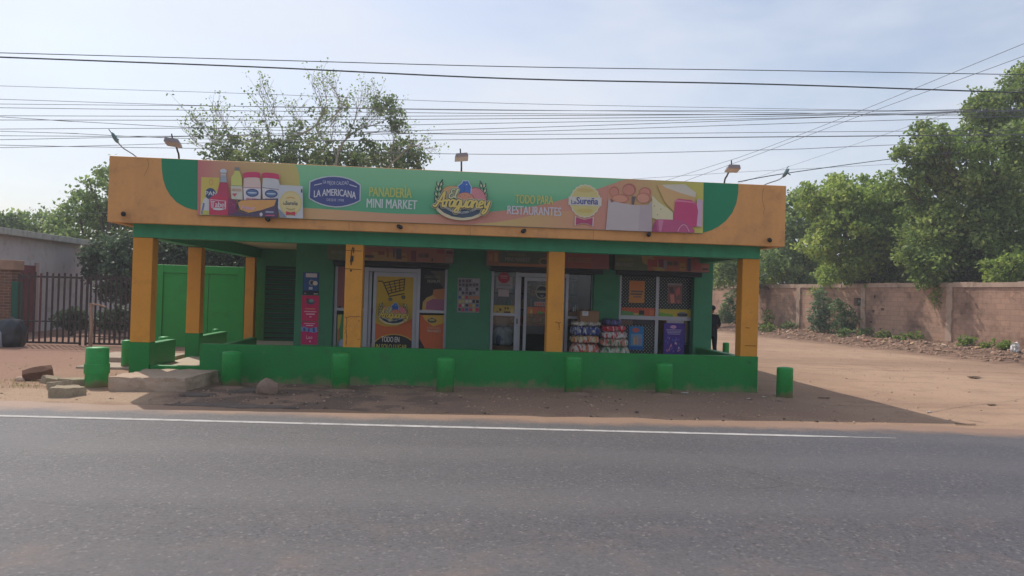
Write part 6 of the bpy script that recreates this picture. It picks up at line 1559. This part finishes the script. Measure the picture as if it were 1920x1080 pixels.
tree('shade_tree', 'dark tree behind the bright green wall panel, seen between the left pillars', 'tree', bb([(370, 460, 40), (420, 470, 40), (460, 480, 36), (330, 485, 36), (400, 500, 34), (500, 490, 36)], 29, .8), base_at(420, 29), LF_D, .18, 4.2, .28, 8, .15, group='trees left of the shop')
def hedge(px, py, r, Y, lab): 
    tree('dark_bush', lab, 'bush', [blob(px, py, r*1.2, Y), blob(px+r, py+2, r, Y+.2), blob(px-r, py+4, r*.9, Y-.2), blob(px+r*.3, py-r*.6, r*.7, Y)], base_at(px, Y), LF_D, .13, 11, .15, 9, .04, group='dark bushes inside the gates', spread=3)
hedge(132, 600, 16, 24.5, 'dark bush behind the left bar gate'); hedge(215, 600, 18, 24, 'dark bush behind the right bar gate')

# centre: half bare tree behind the roof; limbs traced at its own distance
YT = 30.0
LIMBS = [([(560, 420), (548, 350), (530, 290), (520, 268), (560, 245), (592, 222), (604, 190), (592, 150)], .16), ([(592, 224), (622, 205), (640, 180), (630, 150)], .06), ([(596, 215), (612, 170), (606, 132)], .045), ([(545, 255), (556, 215), (548, 190)], .04),
         ([(524, 275), (505, 245), (497, 205), (492, 158)], .055), ([(528, 280), (530, 235), (515, 195), (502, 158)], .055), ([(560, 245), (580, 260), (612, 232), (636, 196)], .05),
         ([(620, 420), (628, 320), (640, 268), (668, 235), (700, 222), (735, 205)], .12), ([(648, 255), (664, 215), (672, 180), (690, 155)], .06), ([(655, 248), (690, 205), (706, 165)], .05), ([(668, 236), (700, 205), (716, 180)], .04), ([(664, 248), (720, 235), (752, 240)], .05), ([(632, 300), (622, 255), (628, 215)], .045), ([(640, 280), (612, 262), (596, 240)], .04),
         ([(480, 420), (470, 330), (430, 280), (404, 262), (384, 232), (372, 220)], .08), ([(412, 268), (402, 225), (398, 190)], .04), ([(440, 290), (428, 240), (414, 205)], .045), ([(404, 262), (374, 268), (352, 242)], .03), ([(500, 420), (500, 300), (480, 260), (470, 232)], .08), ([(700, 420), (720, 330), (750, 290), (775, 268), (800, 275)], .09), ([(720, 330), (735, 275), (742, 245)], .06)]
LIMBS = [([(px, 300-(300-py)*.84 if py < 300 else py) for px, py in ln], r) for ln, r in LIMBS]
twig_tips = []
def bare(m):
    rr = random.Random(21)
    for li, (ln, r) in enumerate(LIMBS):
        yy = YT+rr.uniform(-1.6, 1.6) if li not in (0, 7) else YT
        p3 = [tuple(at(px, py, YT+(yy-YT)*min(1, i/3))) for i, (px, py) in enumerate(ln)]
        sm = smooth_line(p3, 4); n = len(sm)
        m.tube(sm, [max(.008,   .5*r*(1-.86*i/(n-1))) for i in range(n)], 7)
        for i in range(max(2, n//3), n):
            for _ in range(2):
                s0 = Vector(sm[i]); d0 = (Vector(sm[min(i+1, n-1)])-Vector(sm[i-1])).normalized()
                d = (d0+Vector((rr.gauss(0, .55), rr.gauss(0, .5), abs(rr.gauss(.25, .3))))).normalized()
                L = rr.uniform(.25, .75)
                e1 = s0+d*L*.5+Vector((rr.gauss(0, .05), 0, rr.gauss(0, .05))); e2 = s0+d*L+Vector((rr.gauss(0, .12), 0, rr.uniform(0, .2)))
                m.tube([s0, e1, e2], [.008, .006, .004], 4, cap=False); twig_tips.append(e2)
                for _ in range(1):
                    f = e1.lerp(e2, rr.random())+d*.15+Vector((rr.gauss(0, .18), rr.gauss(0, .15), rr.gauss(.06, .14)))
                    m.tube([e1, f], [.008, .004], 3, cap=False); twig_tips.append(f)
ct_ = tree('half_bare_tree', 'big half bare tree behind the roof, with fine leafless twigs above the banner', 'tree', bb([(728, 205, 16), (742, 222, 17), (735, 190, 12, .8), (712, 200, 12, .8), (745, 240, 10), (440, 280, 30, .7), (400, 295, 26, .5), (490, 265, 24, .6), (470, 300, 32, .9), (520, 290, 30, .9), (560, 262, 20, .6), (590, 275, 26, .7), (555, 300, 30), (615, 290, 30, .8), (650, 300, 32, .9), (690, 285, 30, .7), (680, 312, 30), (730, 290, 28, .7), (760, 278, 24, .8), (775, 300, 26, .9), (792, 292, 14, .7), (735, 315, 30), (600, 320, 30), (430, 315, 30), (510, 320, 30), (385, 250, 18, .3), (560, 245, 18, .4), (600, 215, 20, .22), (640, 195, 16, .3), (700, 195, 20, .3), (500, 225, 18, .2), (670, 240, 22, .3), (420, 262, 22, .35)], YT, 1.6), base_at(590, YT), leaf_mat('dusty_green_leaf', (70, 90, 64), (104, 122, 80), (156, 160, 108), .45), .15, 5.2, .2, 9, .2, limbs=False, extra=bare, group='trees behind the shop')
tp = np.array([tuple(p) for p in twig_tips]); sel = tp[NR.rand(len(tp)) < .85]
pts = np.repeat(sel, 4, 0)+NR.uniform(-1, 1, (len(sel)*4, 3))*.16
v, f = leaf_arrays(pts-np.array(ct_.location), .10)
o = np_mesh('twig_leaves', v, f, LF_C); o.parent = ct_

# loose gravel and crumbled asphalt on the verge and the lane
def gravel(name, label, spots, matl, smin, smax):
    P = []; S = []
    for (x0, x1, y0, y1, n) in spots:
        x = NR.uniform(x0, x1, n); y = NR.uniform(y0, y1, n)
        ok = (y > road_edge(x)+.05+NR.uniform(-.3, .5, n))
        x, y = x[ok], y[ok]; P.append(np.stack([x, y, ground_z(x, y)], 1)); S.append(smin*(smax/smin)**(NR.uniform(0, 1, len(x))**2.2))
    P = np.concatenate(P); S = np.concatenate(S)[:, None]; n = len(P)
    base = np.array([(1, 0, 0), (-.4, .9, 0), (-.5, -.85, .05), (.1, .05, .8), (.5, .6, .45), (-.7, 0, .5)])
    th = NR.uniform(0, 6.28, n); c, s = np.cos(th), np.sin(th)
    b = base[None]+NR.normal(0, .18, (n, 6, 3))
    v = np.stack([b[..., 0]*c[:, None]-b[..., 1]*s[:, None], b[..., 0]*s[:, None]+b[..., 1]*c[:, None], b[..., 2]*.9], -1)*S[:, None]+P[:, None]
    t = np.array([(0, 4, 3), (0, 1, 4), (1, 3, 4), (1, 5, 3), (1, 2, 5), (2, 3, 5), (2, 0, 3)])
    f = (np.arange(n)[:, None, None]*6+t[None]).reshape(-1, 3)
    tag(np_mesh(name, v.reshape(-1, 3), f, matl), label, 'gravel', None, 'stuff')
gravel('gravel', 'loose pale gravel scattered over the dirt', [(-9, -4, 10.6, 20, 700), (-4, 7, 10.2, 13.6, 900), (7, 18, 9.6, 26, 900), (12, 21, 18, 36, 400)], paint('pale_gravel', (170, 144, 124), .9, .3, 3, 30, .3, .1), .008, .035)
gravel('rubble', 'fine brown rubble strewn along the foot of the block wall', [(17, 21.4, 22, 27, 700), (16.5, 20.8, 27, 33, 900), (16, 20.2, 33, 40, 900), (15, 19.2, 40, 48, 600)], paint('fine_brown_rubble', (150, 122, 104), .95, .35, 2, 20, .4, .1), .02, .12)
gravel('asphalt_crumbs', 'crumbled dark asphalt lumps on the verge before the shop', [(-3.9, -1.4, 11.0, 12.6, 70), (-2, 3, 10.8, 12.8, 40), (-5, 7, 10.3, 10.9, 70)], paint('asphalt_lumps', (98, 86, 78), .95, .3, 6, 40, .3, .1), .010, .045)
# low wood on the horizon, seen between the nearer crowns
_n = 26000
_x = NR.uniform(-95, 110, _n); _h = 4.2+1.6*np.sin(_x*.21)+1.2*np.sin(_x*.53+1)+.8*np.sin(_x*1.3)
_c = np.stack([_x, 88+NR.uniform(-4, 4, _n), _h*NR.uniform(0, 1, _n)**.7+NR.uniform(-.3, .5, _n)], 1)
v, f = leaf_arrays(_c, .75)
tag(np_mesh('distant_wood', v, f, LF_D), 'far low wood on the horizon behind everything', 'wood', None, 'stuff')
# grass tuft at the left road side
bl3 = [(gr(px, py, .0), .18, .12) for px, py in ((12, 722), (28, 726), (4, 730), (40, 722), (62, 726), (78, 728), (20, 716))]
cv = []; cf = []
for (c, rx, ry) in bl3:
    for _ in range(34):
        x_, y_ = c.x+random.gauss(0, rx), c.y+random.gauss(0, ry); z_ = float(ground_z(x_, y_)); a = random.uniform(0, 6.28); h = random.uniform(.02, .06); w = .005
        k = len(cv); dx, dy = math.cos(a)*w, math.sin(a)*w; lx, ly = random.gauss(0, .4)*h, random.gauss(0, .4)*h
        cv += [(x_-dx, y_-dy, z_-.01), (x_+dx, y_+dy, z_-.01), (x_+lx, y_+ly, z_+h)]; cf.append((k, k+1, k+2))
m = MB(); m.add(cv, cf); tag(m.build('grass', leaf_mat('dry_grass', (92, 104, 52), (130, 132, 76), (170, 160, 104))), 'sparse short grass on the dirt at the left road side', 'grass', None, 'stuff')

# ------------------------------------------------------------------ person half hidden behind the shop's right corner
def person(loc, rz):
    J = {'pelvis': (0, 0, .82), 'waist': (0, 0, .95), 'chest': (0, -.01, 1.15), 'neck0': (0, -.01, 1.29), 'neck': (0, -.02, 1.34), 'head0': (0, -.03, 1.40), 'head1': (0, -.03, 1.46), 'crown': (0, -.02, 1.52),
         'shl': (.16, -.005, 1.25), 'ell': (.24, .02, 1.02), 'wrl': (.20, -.16, .90), 'hal': (.19, -.23, .90), 'shr': (-.16, -.005, 1.25), 'elr': (-.23, .02, 1.02), 'wrr': (-.20, -.14, .88), 'har': (-.19, -.21, .87),
         'hil': (.085, 0, .78), 'knl': (.095, -.02, .44), 'anl': (.10, .02, .08), 'tol': (.11, -.14, .035), 'hir': (-.085, 0, .78), 'knr': (-.10, .0, .44), 'anr': (-.12, .05, .08), 'tor': (-.14, -.11, .035)}
    Rr = {'pelvis': .135, 'waist': .12, 'chest': .14, 'neck0': .07, 'neck': .05, 'head0': .075, 'head1': .088, 'crown': .06, 'shl': .066, 'shr': .066, 'ell': .044, 'elr': .044, 'wrl': .028, 'wrr': .028, 'hal': .034, 'har': .034,
          'hil': .092, 'hir': .092, 'knl': .058, 'knr': .058, 'anl': .040, 'anr': .040, 'tol': .036, 'tor': .036}
    E = [('pelvis', 'waist'), ('waist', 'chest'), ('chest', 'neck0'), ('neck0', 'neck'), ('neck', 'head0'), ('head0', 'head1'), ('head1', 'crown'), ('chest', 'shl'), ('shl', 'ell'), ('ell', 'wrl'), ('wrl', 'hal'), ('chest', 'shr'), ('shr', 'elr'), ('elr', 'wrr'), ('wrr', 'har'),
         ('pelvis', 'hil'), ('hil', 'knl'), ('knl', 'anl'), ('anl', 'tol'), ('pelvis', 'hir'), ('hir', 'knr'), ('knr', 'anr'), ('anr', 'tor')]
    fing = []
    for s_, h in ((1, 'hal'), (-1, 'har')):
        hx, hy, hz = J[h]
        for k, (dx, L) in enumerate(((-.026, .065), (-.009, .078), (.009, .072), (.025, .055))):
            a, b_ = 'f%s%da' % (h, k), 'f%s%db' % (h, k)
            J[a] = (hx+dx, hy-.035-L*.45, hz-.004); J[b_] = (hx+dx*1.05, hy-.03-L*.8, hz-.035); Rr[a] = .0095; Rr[b_] = .0085; E += [(h, a), (a, b_)]
        a = 'th'+h; J[a] = (hx-s_*.05, hy-.03, hz+.02); Rr[a] = .011; E.append((h, a))
    names = list(J); idx = {n_: i for i, n_ in enumerate(names)}
    me = bpy.data.meshes.new('body_skeleton'); me.from_pydata([J[n_] for n_ in names], [(idx[a], idx[b_]) for a, b_ in E], [])
    ob = bpy.data.objects.new('body_skeleton', me); col.objects.link(ob)
    sk = ob.modifiers.new('skin', 'SKIN'); sd = ob.modifiers.new('sub', 'SUBSURF'); sd.levels = sd.render_levels = 2
    for n_, sv in zip(names, me.skin_vertices[0].data):
        sv.radius = (Rr[n_], Rr[n_]); sv.use_root = n_ == 'pelvis'
    bpy.context.view_layer.update(); dg = bpy.context.evaluated_depsgraph_get()
    fm = bpy.data.meshes.new_from_object(ob.evaluated_get(dg)); bpy.data.objects.remove(ob)
    for mt in (paint('brown_skin', (132, 90, 70), .6, .08, 8, 40, .03), paint('black_cloth', (26, 26, 32), .85, .1, 6, 60, .1, .15), paint('dark_trousers', (32, 32, 40), .85, .1, 6, 60, .1, .15)): fm.materials.append(mt)
    for p in fm.polygons:
        c = p.center; p.use_smooth = True
        arm = abs(c.x) > .15 and .8 < c.z < 1.03
        p.material_index = 0 if (c.z > 1.325 or (arm and c.y < .02)) else (2 if c.z < .84 else 1)
    for v_ in fm.vertices:                           # face: brow, nose and jaw
        c = v_.co
        if c.z > 1.36 and c.y < -.06:
            c.y -= .018*math.exp(-((c.x/.014)**2+((c.z-1.432)/.022)**2)); c.y += .008*math.exp(-(((abs(c.x)-.03)/.016)**2+((c.z-1.455)/.012)**2))
    t = thing('person', loc, 'person in dark clothes standing half hidden behind the right corner of the shop', 'person', None, rz)
    bo = bpy.data.objects.new('body', fm); col.objects.link(bo); bo.parent = t
    bm = bmesh.new(); bmesh.ops.create_icosphere(bm, subdivisions=3, radius=1)
    for v_ in bm.verts: v_.co = Vector((v_.co.x*.093, v_.co.y*.1-.012, 1.475+v_.co.z*.075))
    bmesh.ops.delete(bm, geom=[v_ for v_ in bm.verts if v_.co.y < -.065 and v_.co.z < 1.51], context='VERTS')
    hm = bpy.data.meshes.new('hair'); bm.to_mesh(hm); bm.free(); hm.materials.append(paint('black_hair', (22, 18, 18), .6, .2, 20, 60, .3)); ho = bpy.data.objects.new('hair', hm); col.objects.link(ho); ho.parent = t
    for sx in (-.03, .03):
        m = MB(); m.lathe([(.001, -.008), (.008, -.004), (.009, 0), (.008, .004), (.001, .008)], (sx, -.112, 1.455), 10); m.build('eye', BLACK, t, smooth=True)
    m = MB(); m.tube([(-.022, -.112, 1.402), (0, -.118, 1.400), (.022, -.112, 1.402)], .005, 6); m.build('mouth', paint('lip', (110, 60, 54), .6, .05, 9, 40, 0), t)
    return t
person(Vector((7.14, 19.5, float(ground_z(7.14, 19.5))+.01)), R(195))

# ------------------------------------------------------------------ overhead cables
CABLE = paint('dark_cable', (52, 62, 70), .6, .1, 3, 20, 0, .3)
CABLE2 = paint('grey_cable', (96, 100, 108), .6, .1, 3, 20, 0, .3)
def cable(pts, Y, r, label, mat=CABLE2, ext=True):
    P = [at(px, py, (Y[0]+(Y[1]-Y[0])*(px-pts[0][0])/(pts[-1][0]-pts[0][0])) if isinstance(Y, tuple) else Y) for px, py in pts]
    if ext: P = [P[0]+(P[0]-P[1]).normalized()*25]+P+[P[-1]+(P[-1]-P[-2]).normalized()*25]
    m = MB(); sm = smooth_line([tuple(p) for p in P], 8); m.tube(sm, r, 6)
    o = m.build('overhead_cable', mat, None, P[0], smooth=True); return tag(o, label, 'cable', 'overhead cables above the shop')
cable([(0, 107), (480, 125.5), (960, 147.5), (1440, 158), (1920, 174)], 25.0, .025, 'thick dark cable, second from the top of all the overhead cables', CABLE)
cable([(0, 99), (480, 112), (960, 125), (1440, 132), (1920, 140)], 25.4, .0145, 'topmost overhead cable of all, close above the thick dark one', CABLE)
YC = 25.8
cs_ = [([(0, 161), (480, 176), (960, 194), (1600, 206), (1900, 210)], .0035, 'lone thin overhead cable just below the thick dark one'),
       ([(0, 186), (250, 194), (480, 200), (960, 207), (1700, 207)], .004, 'overhead cable fourth from the top at the left edge'),
       ([(0, 195), (480, 199.5), (850, 205), (1440, 211), (1780, 217)], .0042, 'overhead cable fifth from the top at the left edge'),
       ([(0, 202), (480, 208), (960, 213), (1440, 215), (1900, 214)], .0048, 'overhead cable sixth from the top at the left edge'),
       ([(0, 217), (480, 218.3), (960, 217), (1440, 214), (1780, 206)], .0048, 'overhead cable seventh from the top at the left edge'),
       ([(0, 219), (110, 226), (360, 239), (600, 246), (960, 252), (1680, 246)], .0045, 'overhead cable that crosses downwards through the bundle at the left'),
       ([(0, 225), (480, 225.3), (960, 222.5), (1440, 218), (1850, 208)], .0052, 'overhead cable just below the one that dips across the bundle at the left edge'),
       ([(0, 242), (480, 239), (960, 230.5), (1440, 222), (1850, 210)], .0048, 'overhead cable rising gently to the right from below the bundle'),
       ([(0, 254.5), (200, 255.5), (480, 254), (960, 247), (1690, 225)], .0048, 'overhead cable running level past the left bent lamp and rising at the right'),
       ([(0, 246), (130, 250), (300, 258), (480, 262), (800, 262.5), (1680, 255)], .0045, 'overhead cable dipping to the left floodlight head'),
       ([(0, 262), (200, 258), (320, 256.5), (480, 252), (960, 240), (1440, 224), (1850, 208)], .0048, 'overhead cable that crosses upwards through the bundle from the left'),
       ([(0, 272), (150, 275), (480, 280), (960, 289.5), (1440, 281), (1690, 271)], .0048, 'lowest overhead cable in the middle of the picture, just above the banner'),
       ([(0, 277), (150, 274), (480, 266), (960, 261), (1690, 254)], .0045, 'lowest overhead cable at the left edge')]
for i, (pts, r, lab) in enumerate(cs_): cable(pts, YC+.12*i, r*2.1, lab)
cable([(1235, 343), (1400, 290), (1600, 213), (1912, 85)], (26, 15), .006, 'upper of the two steep overhead cables climbing to the top right corner')
cable([(1275, 343), (1420, 290), (1600, 222), (1912, 108)], (26, 15), .006, 'lower of the two steep overhead cables climbing to the top right corner')
cable([(1384, 341), (1480, 324), (1680, 297), (1800, 285)], (13.9, 22), .009, 'service cable rising from the right end of the fascia', CABLE, False)
cable([(1480, 312), (1560, 285), (1680, 245)], (24, 18), .004, 'thin slanting overhead cable just right of the right bent lamp')
cable([(1180, 336), (1400, 322), (1690, 307)], (30, 30), .006, 'faint low overhead cable passing behind the right bent lamp')
print('objects', len(bpy.data.objects))
# ------------------------------------------------------------------ thin haze that lifts the shade and softens the far trees
HAZE_DENSITY = .0017
bpy.context.view_layer.update()
_lo = [1e9]*3; _hi = [-1e9]*3
for ob in col.objects:
    if ob.type != 'MESH': continue
    for cn in ob.bound_box:
        w_ = ob.matrix_world @ Vector(cn)
        for k in range(3): _lo[k] = min(_lo[k], w_[k]); _hi[k] = max(_hi[k], w_[k])
m = MB(); m.box(_lo[0]-2, _hi[0]+2, _lo[1]-2, _hi[1]+2, _lo[2]-1, _hi[2]+1)
hm = bpy.data.materials.new('hazy_air'); hm.use_nodes = True
hn = hm.node_tree; hn.nodes.clear()
ho = hn.nodes.new('ShaderNodeOutputMaterial'); hv = hn.nodes.new('ShaderNodeVolumePrincipled')
hv.inputs['Density'].default_value = HAZE_DENSITY
hv.inputs['Color'].default_value = (.90, .93, 1, 1)
hv.inputs['Anisotropy'].default_value = .2
hn.links.new(hv.outputs[0], ho.inputs['Volume'])
tag(m.build('haze', hm), 'thin bright haze in the air', 'haze', None, 'stuff')
print('haze box', _lo, _hi)
